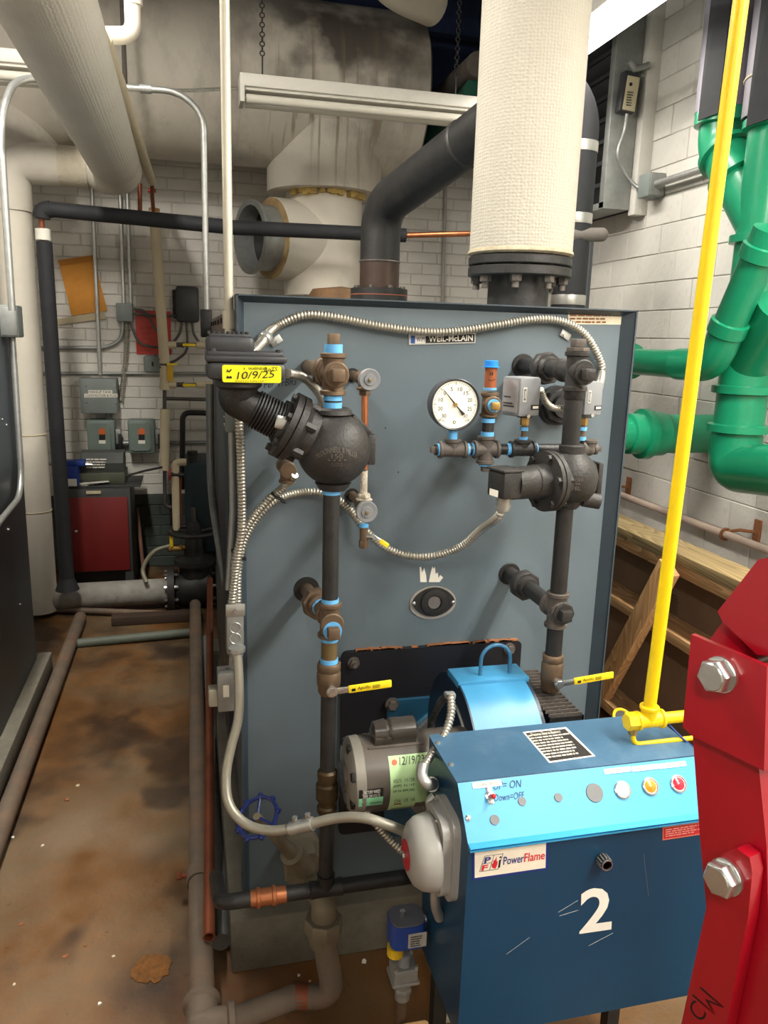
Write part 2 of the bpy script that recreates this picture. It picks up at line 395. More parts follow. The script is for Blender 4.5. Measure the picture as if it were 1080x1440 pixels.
# right wall of large structural clay tile
wr = struct(MB().bx(WX+.006, WX+.2, YF-.1, YB+.2, 0, ZC).o('wall_right', mortar_light))
th_, tw = .138, .305
vs2, fs2 = cell(tw-.003, th_-.004, .02, .0025); vs2 = [(y, -x, z) for x, y, z in vs2]
me = bpy.data.meshes.new('tile'); me.from_pydata(vs2, [], fs2); me.materials.append(paint_wall)
rest = MB()
for r in range(int(ZC/th_)):
    z = th_*(r+.5)
    for c in range(-10, 18):
        y = tw*(c+(.5 if r % 2 else 0)); px, py = proj((WX, y, z)) if y > .6 else (9999, 0)
        if y > YB-.05 or y < YF: continue
        if 815 < px < 1100 and -60 < py < 800 and y > .6:
            ob = bpy.data.objects.new('wall_tile', me); COL.objects.link(ob); ob.parent = wr; ob.location = V((WX+random.uniform(-.002, .002), y, z))-wr.location
        else: rest.add([(WX+a, y+b, z+c2) for a, b, c2 in vs2], fs2)
q = rest.o('tilework', paint_wall, wr); q['kind'] = 'stuff'

# ------------------------------------------------------------------ lamps
tube_off = mat('unlit_fluorescent_tube', '#cfcabd', .25, var=.03)
lampw = mat('white_lamp_housing', '#cfcbc1', .5, var=.05, dirt=[('#9b968c', .4, 9, .55, .8)])
def strip_light(x, y0, y1, z, power, label):
    watts, glow = power; tube_on = mat('lit_fluorescent_tube_%d' % glow, '#fffaf0', .4, emit=glow)
    e = T('strip_light', label, 'light fixture', (x, (y0+y1)/2, z), 'lit fluorescent strips')
    MB().bx(x-.08, x+.08, y0, y1, z+.045, z+.10, .004).o('housing', lampw, e)
    for s in (-.045, .045):
        MB().cyl((x+s, y0+.02, z+.02), (x+s, y1-.02, z+.02), .026, 12).o('tube', tube_on, e)
    for yy in (y0+.015, y1-.015): MB().bx(x-.07, x+.07, yy-.012, yy+.012, z-.004, z+.05, .003).o('lamp_holder', lampw, e)
    for yy in (y0+.2, y1-.2): MB().tube([(x, yy, z+.1), (x, yy, ZC-.2)], .003, 6).o('hanger', galv, e)
    ld = bpy.data.lights.new('lamp_light', 'AREA'); ld.shape = 'RECTANGLE'; ld.size = .14; ld.size_y = y1-y0-.08; ld.energy = watts; ld.color = (1, .955, .87); ld.spread = PI
    lo = bpy.data.objects.new('lamp_light', ld); COL.objects.link(lo); lo.parent = e; lo.location = (0, 0, -.006)
    return e
ra = P(880, 34, Z=2.8)
strip_light(1.62, 2.66, 4.06, 2.82, LIGHT['row_far'], 'lit fluorescent strip above the right side of the boiler, beside the louver')
strip_light(1.62, .30, 1.70, 2.82, LIGHT['row_right'], 'lit fluorescent strip above the red hoist')
strip_light(1.62, -1.20, .20, 2.82, LIGHT['row_right'], 'lit fluorescent strip above and behind the red hoist')
strip_light(-.35, -1.75, -.5, 2.85, LIGHT['row_aisle'], 'lit fluorescent strip over the aisle in front of the boilers')
strip_light(-.62, 1.7, 2.95, 3.3, LIGHT['rear_fill'], 'added fluorescent strip, out of view over the aisle between the two boilers')  # fill lamp added out of view to brighten the flue
UP, DN, BK, FR, RT, LF = V((0,0,1)), V((0,0,-1)), V((0,1,0)), V((0,-1,0)), V((1,0,0)), V((-1,0,0))
def one(b, name, mt, label, cat, group=None): return tag(b.o(name, mt), label, cat, group)
# ================================================================== main boiler body
D = 1.83; BX0, BX1, BZ0, BZ1, BYE = .105, 1.092, .16, 1.705, 3.55
def onb(px, py): return P(px, py, Y=D)
one(MB().bx(.07, 1.13, 1.75, 3.7, 0, .155, .006), 'concrete_pad', concrete, 'grey concrete pad under the slate-blue boiler', 'pad')
boiler = T('boiler', 'slate-blue sheet metal boiler with trim piping and burner on its front', 'boiler', ((BX0+BX1)/2, (D+BYE)/2, .155))
body = MB().bx(BX0+.02, BX1-.02, D+.01, BYE, BZ0, BZ1-.025).o('jacket', jacket, boiler)
MB().bx(BX0+.017, BX1-.029, D, D+.012, BZ0+.02, BZ1-.015).o('front_panel', jacket, boiler)
# flared lip round the front panel
lip = MB()
for (a, b, c, d_) in (((BX0, BZ0), (BX0+.018, BZ0), (BX0+.018, BZ1-.016), (BX0, BZ1)), ((BX1, BZ0), (BX1-.03, BZ0), (BX1-.03, BZ1-.016), (BX1, BZ1)), ((BX0, BZ1), (BX0+.018, BZ1-.016), (BX1-.03, BZ1-.016), (BX1, BZ1))):
    q = [V((a[0], D-.028, a[1])), V((b[0], D, b[1])), V((c[0], D, c[1])), V((d_[0], D-.028, d_[1]))]
    lip.prism(q, (0, .012, 0))
lip.o('front_lip', trim_dark, boiler)
MB().bx(BX0, BX0+.004, D-.028, D+.05, BZ0, BZ1).bx(BX1-.004, BX1, D-.028, D+.05, BZ0, BZ1).bx(BX0, BX1, D-.028, D+.05, BZ1-.003, BZ1).o('lip_return', trim_dark, boiler)
MB().bx(BX0-.004, BX0+.02, 2.45, BYE, .25, 1.62, .003).o('side_panel', trim_dark, boiler)
MB().bx(BX0+.01, BX1-.01, D+.02, D+.03, .158, .19).o('base_rail', rust, boiler)
MB().bx(BX0-.006, BX0+.02, 2.05, BYE-.02, 1.50, BZ1-.03, .002).o('upper_side_panel', mat('brown_hood_steel', '#5a463e', .5, .3), boiler)
for k in range(6): MB().cyl((BX0-.006, 2.15+.25*k, BZ1-.05), (BX0-.012, 2.15+.25*k, BZ1-.05), .008, 8).o('screw', iron, boiler)
# nameplate
a, b, c = onb(574.5, 485), onb(668, 482.5), onb(574.5, 470)
np_ = sheet(a, b, c, .003).o('name_plate', galv, boiler, 'dark nameplate with white lettering')
def on3(px, py, k=.0032): return onb(px, py)+FR*k
sheet(on3(598, 482.5), on3(666.5, 480.8), on3(598, 471.2), .0006).o('name_field', ink, np_)
sheet(on3(576, 483.5), on3(597, 483), on3(576, 471.6), .0006).o('logo_field', paper, np_)
text('W-M', on3(585, 481), on3(596, 480.7), on3(585, 474), mat('logo_blue', '#12306f', .5), np_, 'logo', .0012)
MB().prism([on3(577, 483), on3(583, 483), on3(583, 472), on3(577, 472)], FR*.001).o('logo_block', mat('logo_blue2', '#23509c', .5), np_)
text('WEIL-McLAIN', on3(602, 481), on3(664, 479.3), on3(602, 472.6), white_ink, np_, 'lettering', .0012, bold=.02)
# instruction sticker in the top corner
st = sheet(onb(799, 456), onb(876, 456.5), onb(799, 440), .0006).o('warning_sticker', mat('cream_label', '#d8ceb4', .6), boiler)
dashes(on3(801, 455, .001), on3(874, 455.5, .001), on3(801, 441, .001), 3, mat('brown_print', '#7a4a26', .6), st, lift=.0012, seed=3)
# torn paper scraps
for k, pl in enumerate(([(590, 797.5), (591, 818.5), (600, 818.5), (599, 808), (596.5, 798.5), (594, 805), (592, 797)], [(603, 818.5), (618, 818.5), (623, 812), (619, 808.5), (616.5, 813), (615.5, 805), (612.5, 807), (611.5, 797), (609.5, 800), (608, 796.5), (605, 808)])):
    MB().prism([onb(*q) for q in pl], FR*.0006).o('paper_scrap', paper, boiler, 'torn scrap of white sticker')
# observation port
pc = onb(608.5, 845); k = m(1, pc)
sp = MB().lathe(pc+DN*.003, FR, [(0, 1), (.004, 1)], 40); sp.v = [V((pc.x+(q.x-pc.x)*34*k, q.y, pc.z-.004+(q.z-pc.z)*24*k)) for q in sp.v]
port = sp.o('observation_port', mat('port_rim', '#a9a29a', .5, .3), boiler, 'black oval observation port in a pale rim')
ey = []
for i in range(28):
    t = 2*PI*i/28; ey.append(pc+V((math.cos(t)*31*k, -.005, math.sin(t)*(21*(abs(math.sin(t))**.35 if 1 else 1))*k*abs(1)) ))
MB().prism(ey, FR*.006).o('port_plate', iron, port)
MB().lathe(pc+FR*.008, FR, [(0, 20*k), (.008, 19*k), (.010, 15*k), (.010, 10.5*k), (.004, 10*k)], 32, capb=True).o('port_ring', iron, port)
MB().lathe(pc+FR*.012, FR, [(0, 9.5*k), (.002, 9*k)], 24).o('sight_glass', mat('sight_glass_lens', '#7d7672', .12, .2), port)
for sx in (-28, 27): MB().ball(onb(608.5+sx, 846-sx*.03)+FR*.010, 3.2*k, 12, (1, .7, 1)).o('bolt', chrome, port)
# burner mounting plate, black, rusty top edge
a, b = onb(480, 916), onb(731, 898)
plate = MB().plate(0, 0, 0, b.x-a.x, b.z-.32, .015, V(((a.x+b.x)/2, D, (b.z+.32)/2)), RT, UP, FR, .014).o('mounting_plate', black_plate, boiler, 'black burner mounting plate with rust along its top edge')
rb = MB()
for i in range(46):
    x = a.x+.012+(b.x-a.x-.03)*random.random()**.8; rb.box((x, D-.007, b.z+.001), (random.uniform(.01, .035), .012, random.uniform(.003, .008)), Matrix.Rotation(random.uniform(-.1, .1), 3, 'Y'))
q = rb.o('rust_edge', rust, plate); q['kind'] = 'stuff'
for (x, y) in ((497, 932), (716, 912)):
    c0 = P(x, y, Y=D-.014); MB().cyl(c0, c0+FR*.004, .016, 20).hexp(c0+FR*.004, c0+FR*.014, .0115).cyl(c0+FR*.014, c0+FR*.022, .006, 12).o('bolt', dusty, plate)
# handwriting left on the panel beside the control head
text('Per TrBRs', onb(371, 546), onb(417, 541), onb(371, 536), ink, boiler, 'handwriting', .0008, .2)
for (x, y) in ((506, 548), (542, 602), (560, 664), (470, 760), (665, 590)):
    MB().cyl(onb(x, y), onb(x, y)+FR*.0005, .002, 8).o('paint_chip', white_ink if x % 2 else ink, boiler)

# ================================================================== dark boiler at left
LX = P(50, 930, Z=.11).x
lb = T('boiler', 'dark slate boiler with a conduit box on its side, across the aisle', 'boiler', (LX-.5, 2.7, .11))
ztop = P(14, 440, X=LX).z; yfar = P(35, 700, X=LX).y
MB().bx(LX-1.0, LX, 1.9, yfar, .11, ztop, .004).o('jacket', jacket_dark, lb)
MB().bx(LX-1.0, LX+.006, 1.84, 1.9, .11, ztop+.02, .004).o('front_lip', jacket_dark, lb)
for (x, y) in ((3, 590), (9, 598), (28, 850), (12, 745)): c0 = P(x, y, X=LX); MB().cyl(c0, c0+RT*.004, .006, 10).o('screw', chrome, lb)
pc1 = P(73, 916, Z=.11); pc0 = P(60, 918, Z=.11)
one(MB().bx(LX-1.1, pc1.x, 1.6, pc1.y, 0, .11, .006), 'concrete_pad', concrete, 'dusty concrete curb under the dark boiler across the aisle', 'pad')

# ================================================================== insulated supply pipe at left
w0 = P(49, 835, Y=4.62); wz = P(110, 235, Y=4.62).z; rV = m(24, P(40, 600, Y=4.62)); wx2 = P(166, 235, Y=4.62).x; wx1 = P(32, 500, Y=4.62).x
wp = T('insulated_pipe', 'white cloth-insulated pipe rising from the floor and turning over the aisle', 'pipe', (wx1, 4.62, 0))
MB().tube([(wx1, 4.62, .03), (wx1, 4.62, wz-.24)], rV, 28).o('riser', insul_smooth, wp)
MB().tube(fillet([(wx1, 4.62, wz-.24), (wx1, 4.62, wz), (wx1+.24, 4.62, wz)], .23, 12), rV*1.08, 28).o('elbow', insul_smooth, wp)
MB().tube([(wx1+.24, 4.62, wz), (wx2-.15, 4.62, wz)], rV*1.06, 28).o('crossover', mat('mastic_patch', '#cdc3ad', .7, bump=.5, bscale=60), wp)
rB = .125
MB().tube(fillet([(wx2-.15, 4.62, wz), (wx2, 4.62, wz), (wx2, 4.45, wz)], .14, 12)+[V((wx2, 4.30, wz))], [rV*.98]+[rB]*14+[rB], 28).o('elbow', insul_smooth, wp)
MB().tube([(wx2, 4.32, wz), (wx2, 3.62, wz)], rB*1.01, 30).o('main_run', insul_white, wp)
MB().tube([(wx2, 3.62, wz), (wx2, -1.0, wz)], rB*1.03, 30).o('main_run', insul_white, wp)
for zz in (1.05, .62): MB().torus((wx1, 4.62, zz), UP, rV, .004, 28, 6).o('jacket_seam', insul_cream, wp)
# thin companion line beside it, dropping to the cream line on the wall
ca = P(214, 255, Y=5.0); sl = T('insulated_pipe', 'slim cream insulated line running beside the big white pipe, then down the wall', 'pipe', ca)
MB().tube([(ca.x-.003, ca.y, ca.z), (ca.x-.045, 2.7, ca.z+.0)], .025, 16).o('upper_run', insul_cream, sl)
cw = lambda x, y: P(x, y, Y=5.30)
ctop = cw(217, 298)
MB().tube([ca, P(214, 275, Y=5.12), cw(216, 300)], .012, 10).o('copper_drop', copper_old, sl)
MB().cyl(P(208, 268, Y=5.1), P(219, 268, Y=5.1), .012, 10).o('valve_stem', mat('red_handle', '#b0392e', .5), sl)
for (y0, y1) in ((296, 511), (514, 548), (575, 661)):
    MB().tube([cw(216.5+(y0-296)*.07, y0) if y0 < 400 else cw(232, y0), cw(231.5, y1)], m(7, cw(230, 500)), 16).o('lower_run', insul_cream, sl)
MB().tube([cw(217, 293), cw(217, 298)], m(7.4, cw(217, 296)), 16).o('end_cap', mat('tan_tape', '#b78c4e', .6), sl)
MB().tube([cw(231.5, 545), cw(231.5, 578)], .013, 10).o('bare_pipe', dusty, sl)
MB().tube([cw(231.5, 655), cw(232, 712), cw(256, 716)], .013, 10, bend=.03).o('bare_pipe', dusty, sl)
for (y, x1) in ((485, 300), (541, 304)):
    a = cw(234, y); MB().tube([a, cw(248, y)], m(5, a), 12).o('branch', insul_cream, sl); MB().tube([cw(276, y), cw(x1, y+1)], m(5, a), 12).o('branch', insul_cream, sl)
    MB().fitting(cw(252, y), [(RT, .03), (LF, .03)], .014).tube([cw(254, y), cw(280, y)], .012, 8).o('valve', dusty, sl)
    MB().box(cw(266, y)+FR*.04, (m(18, a), .012, m(4, a)), None, .003).o('valve_handle', yellow_vinyl, sl)
MB().box(cw(242, 512)+FR*.04, (m(16, ca), .012, m(3.4, ca)), None, .003).o('valve_handle', yellow_vinyl, sl)
MB().fitting(cw(230, 511), [(UP, .03), (DN, .03)], .02).o('valve', dusty, sl)
MB().box(cw(239.5, 525)+FR*.035, (m(9, ca), .003, m(24, ca))).o('hang_tag', mat('yellow_tag', '#d8a91e', .6), sl)
MB().tube([cw(234, 560.5), cw(303, 562)], .012, 8).o('cross_line', dusty, sl)
# small white elbow above
sa = P(187, 48, Y=3.2); one(MB().tube(fillet([P(150, 50, Y=3.2), P(188, 50, Y=3.2), P(188, 50, Y=3.2)+UP*.5], .07, 10), m(11.5, sa), 18).tube([P(188, 8, Y=3.2), P(188, 50, Y=3.2)+UP*.52], m(11.8, sa)*1.08, 18), 'insulated_pipe', insul_smooth, 'small white elbow pipe turning up beside the big white pipe', 'pipe')
one(MB().tube([P(177, 140, Y=4.3), P(177, 140, Y=4.3)+UP*1.1], .011, 8), 'hanger_rod', dusty, 'thin dark hanger rod in front of the sooty flue', 'rod')

# ================================================================== black insulated line
bp_ = lambda x, y: P(x, y, Y=4.5)
hz = bp_(330, 316).z; bl_ = bp_(62, 297); rb_ = m(10, bp_(300, 316))
bi = T('insulated_pipe', 'black foam-insulated line rising by the white riser and crossing to the flue', 'pipe', (bl_.x, 4.5, 0))
bx_ = bp_(78, 560).x
MB().tube([bp_(95, 826), bp_(62, 340)], rb_*1.02, 18).lathe(bp_(95, 829), UP, [(0, rb_*1.7), (.07, rb_*1.02)], 18).o('riser', insul_black, bi)
MB().tube([bp_(60, 345), bp_(58, 300)], rb_*.35, 10).o('bare_copper', copper_old, bi)
MB().tube([bp_(61, 338), bp_(60, 322)], rb_*.98, 18).o('end_wrap', paper, bi)
MB().tube([bp_(58, 307), bp_(59, 296), bp_(72, 294)], rb_*1.12, 16, bend=.02).o('elbow', insul_black, bi)
MB().tube([bp_(62, 293.5), bp_(330, 320), bp_(570, 331)], rb_, 18).o('crossing_run', insul_black, bi)
MB().tube([bp_(568, 331), bp_(790, 325)], rb_*.42, 12).o('copper_run', copper, bi)

# ================================================================== flue breeching
def patch_mask(mt, centre, radius, hexc, amt, streak=False):
    # soot blown out round the end of the duct and drip runs below it; colour patches on the floor
    nt = mt.node_tree; N = nt.nodes; L = nt.links; b = N['Principled BSDF']; old = b.inputs['Base Color'].links[0].from_socket
    g = N.new('ShaderNodeNewGeometry'); d_ = N.new('ShaderNodeVectorMath'); d_.operation = 'DISTANCE'; L.new(g.outputs['Position'], d_.inputs[0]); d_.inputs[1].default_value = centre
    n1 = N.new('ShaderNodeTexNoise'); n1.inputs['Scale'].default_value = 4 if not streak else 1; n1.inputs['Detail'].default_value = 8
    mp = N.new('ShaderNodeMapping'); mp.inputs['Scale'].default_value = (26, 4, .8) if streak else (1, 1, 1); L.new(g.outputs['Position'], mp.inputs['Vector']); L.new(mp.outputs['Vector'], n1.inputs['Vector'])
    a = N.new('ShaderNodeMapRange'); a.inputs['From Min'].default_value = radius; a.inputs['From Max'].default_value = radius*.2; L.new(d_.outputs['Value'], a.inputs['Value'])
    s_ = N.new('ShaderNodeMapRange'); s_.inputs['From Min'].default_value = .42 if not streak else .56; s_.inputs['From Max'].default_value = .62 if not streak else .66; L.new(n1.outputs['Fac'], s_.inputs['Value'])
    mu = N.new('ShaderNodeMath'); mu.operation = 'MULTIPLY'; L.new(a.outputs['Result'], mu.inputs[0]); L.new(s_.outputs['Result'], mu.inputs[1])
    m2 = N.new('ShaderNodeMath'); m2.operation = 'MULTIPLY'; m2.inputs[1].default_value = amt; L.new(mu.outputs[0], m2.inputs[0])
    mx = N.new('ShaderNodeMix'); mx.data_type = 'RGBA'; L.new(m2.outputs[0], mx.inputs['Factor']); L.new(old, mx.inputs[6]); mx.inputs[7].default_value = lin(hexc); L.new(mx.outputs[2], b.inputs['Base Color'])
patch_mask(flue_mat, P(475, 45, Y=4.62), .75, '#4a4540', .95); patch_mask(flue_mat, P(560, 60, Y=4.62), .4, '#5b554e', .8)
patch_mask(flue_mat, P(465, 150, Y=4.6), .62, '#7c6d52', .8, True)
flm = bpy.data.materials['stained_concrete_floor']     # dark stain round the rust patch, dark patches along the aisle
for (x, y, r_, am) in ((228, 1368, .17, .95), (250, 1215, .13, .8), (252, 1060, .30, .85), (75, 1040, .40, .8), (190, 905, .7, .75), (330, 1420, .12, .5)): patch_mask(flm, P(x, y, Z=0), r_*1.3, '#2b1b0d', am)
patch_mask(flm, P(400, 1385, Z=0), .3, '#8a4f20', .8)
patch_mask(flm, P(130, 1180, Z=0), .35, '#84705a', .6)
FY = 5.02; FZ = 3.04; FR_ = .446; fx1 = P(580, 130, Y=FY).x
fl = T('flue_duct', 'huge white insulated flue duct, soot-stained, crossing overhead to a blind end', 'flue', (0, FY, 2.5))
MB().lathe((WL+.02, FY, FZ), RT, [(0, FR_), (fx1-WL-.10, FR_), (fx1-WL-.035, FR_*.985), (fx1-WL-.02, FR_*.93), (fx1-WL-.02, 0)], 56).o('main_duct', flue_mat, fl)
dx = P(455, 330, Y=FY).x; dz0 = 1.86; rd = m(53, P(455, 330, Y=FY)); rc_ = m(80, P(455, 240, Y=FY))
MB().lathe((dx, FY, P(455, 262, Y=FY-.3).z), UP, [(0, rc_*.93), (0, rc_), (.18, rc_), (.34, rc_*1.12)], 44).o('saddle_collar', flue_mat, fl)
cz = P(455, 262, Y=FY-.3).z
MB().lathe((dx, FY, dz0), UP, [(0, rd*1.04), (.10, rd*1.04), (.18, rd), (cz-dz0+.05, rd)], 40).o('vertical_drop', insul_smooth, fl)
rg_ = random.Random(4); wl = MB()
for i in range(26):
    t = rg_.uniform(-2.6, -.5); wl.box((dx+math.cos(t)*rd*1.06, FY+math.sin(t)*rd*1.06, cz-.012), (.05, .03, rg_.uniform(.015, .05)), Matrix.Rotation(t, 3, 'Z'))
q = wl.o('torn_insulation', mat('yellow_glass_wool', '#b79a5a', .9, var=.3, scale=30), fl); q['kind'] = 'stuff'
# branch with barometric damper, axis left and slightly towards the aisle
bc = P(440, 341, Y=FY); bd = V((-1, -.41, -.02)).normalized()
rbr = m(56, P(400, 335, Y=FY-.2))
MB().lathe(bc, bd, [(0, rbr), (.29, rbr), (.295, rbr*.9), (.26, rbr*.86)], 40, capb=False).o('branch', insul_white, fl)
MB().lathe(bc, bd, [(.27, rbr*.9), (.275, rbr*.98), (.292, rbr*.99), (.297, rbr*.9)], 40).o('branch_end', mat('scorched_edge', '#a98e63', .8, var=.3, scale=14), fl)
dm = MB().lathe(bc, bd, [(.23, rbr*.80), (.41, rbr*.80), (.415, rbr*.90), (.43, rbr*.90), (.43, rbr*.76), (.29, rbr*.74)], 40, capa=False, capb=False).o('draft_damper', galv_dull, fl, 'galvanized barometric damper ring')
MB().lathe(bc+bd*.31, bd, [(0, rbr*.73), (.006, rbr*.73)], 32).tube([bc+bd*.32+UP*rbr*.1, bc+bd*.38+UP*rbr*.1], .012, 8).o('damper_blade', iron, dm)
# cast smoke outlet below the drop
MB().lathe((dx+.03, FY-.45, 1.66), UP, [(0, rd*1.0), (.12, rd*.98), (.22, rd*.7), (.24, 0)], 36).o('outlet_cover', mat('scorched_brown', '#7d5f42', .8, var=.35, scale=12), fl)
# hooked connection from the dark boiler
lc = P(0, 190, Y=FY)
MB().lathe(P(-25, 235, Y=FY-.1), UP+RT*-.0, [(0, .24), (0, .42), (.12, .41), (.36, .24), (.5, .22)], 40).o('saddle_collar', flue_mat, fl)
# elbow riding on top of the duct
ea = P(552, -20, Y=4.35); one(MB().tube(fillet([ea+V((.25, .1, -.02)), ea+V((-.02, -.05, -.02)), ea+V((-.3, -.6, .02))], .2, 10), .105, 22), 'insulated_pipe', insul_smooth, 'white insulated elbow resting above the end of the flue duct', 'pipe')
# drip stains would be paint runs: raised strings of mastic
# ================================================================== hanging strips, unlit
def hang_light(a, b, tl, chains, label):
    e = T('hanging_strip_light', label, 'light fixture', (a+b)/2); dvec = (b-a).normalized(); L = (b-a).length; Rm = Matrix((dvec, V((-dvec.y, dvec.x, 0)), UP)).transposed()
    c = (a+b)/2
    MB().box(c+UP*.03, (L, .13, .055), Rm, .004).box(c+UP*.0, (L, .10, .02), Rm, .003).o('housing', lampw, e)
    for s in (-.04, .04): MB().cyl(c-dvec*(L/2-.03)+Rm@V((0, s, -.045)), c+dvec*(L/2-.03)+Rm@V((0, s, -.045)), .02, 14).o('tube', tube_off, e)
    for s in (-1, 1): MB().box(c+dvec*s*(L/2-.012)+DN*.03, (.022, .13, .07), Rm, .003).o('lamp_holder', lampw, e)
    for q in chains:
        cb = MB(); z = 0; i = 0
        cb.tube([q, q+UP*.12], .004, 6); z = .13
        while q.z+z < ZC-.02:
            cb.torus(q+UP*z, RT if i % 2 else FR, .011, .0028, 8, 4); z += .02; i += 1
        cb.o('chain', iron, e)
    return e
HY = 4.05
hl = lambda x, y: P(x, y, Y=HY)
hang_light(hl(336, 126), hl(694, 161), None, [hl(369, 118), hl(640, 146)], 'unlit fluorescent strip hanging on chains in front of the white flue duct')
hang_light(hl(-250, 72), hl(78, 100), None, [hl(35, 82)], 'unlit fluorescent strip hanging behind the big white overhead pipe')
one(MB().flex([hl(190, 126), hl(260, 127), hl(335, 124)], .008, .012, 6), 'armored_cable', bxsteel, 'thin armored cable feeding the hanging strip light', 'cable')
# conduit arch from dark boiler across to the panel beside the slate-blue boiler
cy = 3.75; hc = lambda x, y: P(x, y, Y=cy)
cd = T('conduit', 'steel conduit arching behind the white overhead pipe and dropping to the boiler', 'conduit', hc(291, 440))
MB().tube([P(17, 437, Y=3.3), P(-1, 165, Y=3.3), P(20, 112, Y=3.5), P(70, 108, Y=3.6), hc(90, 113), hc(185, 124), hc(250, 128), hc(286, 160), hc(291, 445)], .0135, 12, bend=.16).o('tube', galv, cd)
for (x, y) in ((62, 110), (205, 125)): MB().tube([hc(x-8, y-.5), hc(x+8, y+.5)], .019, 12).o('coupling', galv_dull, cd)
bb = P(16, 452, X=LX+.035)
jb = T('junction_box', 'dark grey conduit box on the side of the dark boiler', 'junction box', bb)
MB().box(bb, (.07, .10, .125), None, .006).o('body', grey_box, jb); MB().box(bb+FR*.052, (.06, .004, .11), None, .002).o('cover', galv_dull, jb)
l2 = lambda x, y: P(x, y, X=LX+.03)
one(MB().tube([l2(17, 470), l2(30, 668), l2(27, 700), l2(-4, 738)], .0125, 12, bend=.12), 'conduit', galv, 'steel conduit running down the side of the dark boiler', 'conduit')
# cover the near box on boiler side
bb2 = P(290, 455, Y=3.72)
jb = T('junction_box', 'black conduit box at the foot of the arched steel conduit', 'junction box', bb2)
MB().box(bb2, (m(16, bb2), .08, m(38, bb2)), None, .006).o('body', iron, jb); MB().box(bb2+FR*.042, (m(12, bb2), .004, m(34, bb2)), None, .002).o('cover', iron, jb)
# tall conduit at the boiler corner
vc = lambda x, y: P(x, y, Y=1.87); xv = vc(320, 300).x
q = one(MB().tube([(xv, 1.87, 1.58), (xv, 1.87, ZC)], .0105, 12).tube([(xv, 1.87, 1.63), (xv, 1.87, 1.67)], .015, 12), 'conduit', emt, 'tall straight pale conduit at the corner of the slate-blue boiler', 'conduit')
sc = T('conduit', 'grey conduit with a screw coupling strapped along the boiler side', 'conduit', P(327, 600, X=.085))
MB().tube([P(326, 590, Y=2.0), P(328, 720, Y=2.0), P(322, 830, Y=1.95)], .0105, 10).o('tube', galv_dull, sc)
MB().box(P(325, 592, Y=1.99), (.03, .025, .055), None, .004).o('coupling', grey_box, sc)
for y in (587, 597): c0 = P(319, y, Y=1.99); MB().cyl(c0, c0+LF*.008, .005, 8).o('screw', chrome, sc)
one(MB().tube([P(295, 540, Y=3.3), P(296, 690, Y=3.3), P(318, 820, Y=2.7)], .017, 10, bend=.2), 'conduit', galv_dull, 'thick grey conduit bending down along the boiler side', 'conduit')
# ================================================================== things on and by the back wall
YW = YB-.004
bw_ = lambda x, y: P(x, y, Y=YW)
def wallbox(x0, y0, x1, y1, d, bev=.006): 
    a = P(x0, y1, Y=YW); b = P(x1, y0, Y=YW); return V(((a.x+b.x)/2, YW-d/2, (a.z+b.z)/2)), (b.x-a.x, d, b.z-a.z)
# envelope and papers
ev = T('envelope', 'orange kraft envelope taped to the white brick wall', 'envelope', bw_(115, 455))
MB().prism([bw_(82, 366), bw_(131, 359), bw_(151, 437), bw_(101, 444)], FR*.012).o('sleeve', mat('kraft_orange', '#c8862c', .7, var=.1, scale=18), ev)
MB().prism([P(82, 366, Y=YW-.014), P(131, 359, Y=YW-.014), P(133, 367, Y=YW-.014), P(85, 374, Y=YW-.014)], FR*.002).o('flap', mat('kraft_flap', '#b3731f', .7), ev)
one(MB().prism([bw_(80, 449), bw_(146, 438), bw_(149, 448), bw_(83, 457)], FR*.02), 'paper_roll', mat('old_paper', '#b4a687', .7), 'rolled old papers tucked under the orange envelope', 'paper')
# junction box and its conduits
c, s = wallbox(165, 427, 187, 452, .07)
jb = T('junction_box', 'square grey junction box below a pair of steel conduits', 'junction box', c)
MB().box(c, s, None, .01).o('body', grey_box, jb); MB().box(c+FR*.037, (s[0]*.96, .004, s[2]*.96), None, .002).o('cover', grey_box, jb)
for dx_, lab in ((170, 'left'), (180, 'right')):
    one(MB().tube([P(dx_+4, 428, Y=YW-.03), P(dx_-1.5, 268, Y=YW-.03)], .0125, 10), 'conduit', galv, 'one of a pair of steel conduits rising from the square junction box', 'conduit', 'paired wall conduits')
one(MB().tube([P(141, 527, Y=YW-.03), P(129, 265, Y=YW-.03)], .0135, 10), 'conduit', galv, 'steel conduit rising from the makeup tank contactor box past the envelope', 'conduit')
one(MB().tube([P(196.5, 258, Y=5.1), P(197, 305, Y=5.1)], .013, 10), 'copper_stub', copper_old, 'short copper stub dropping from the white pipe elbow', 'pipe')
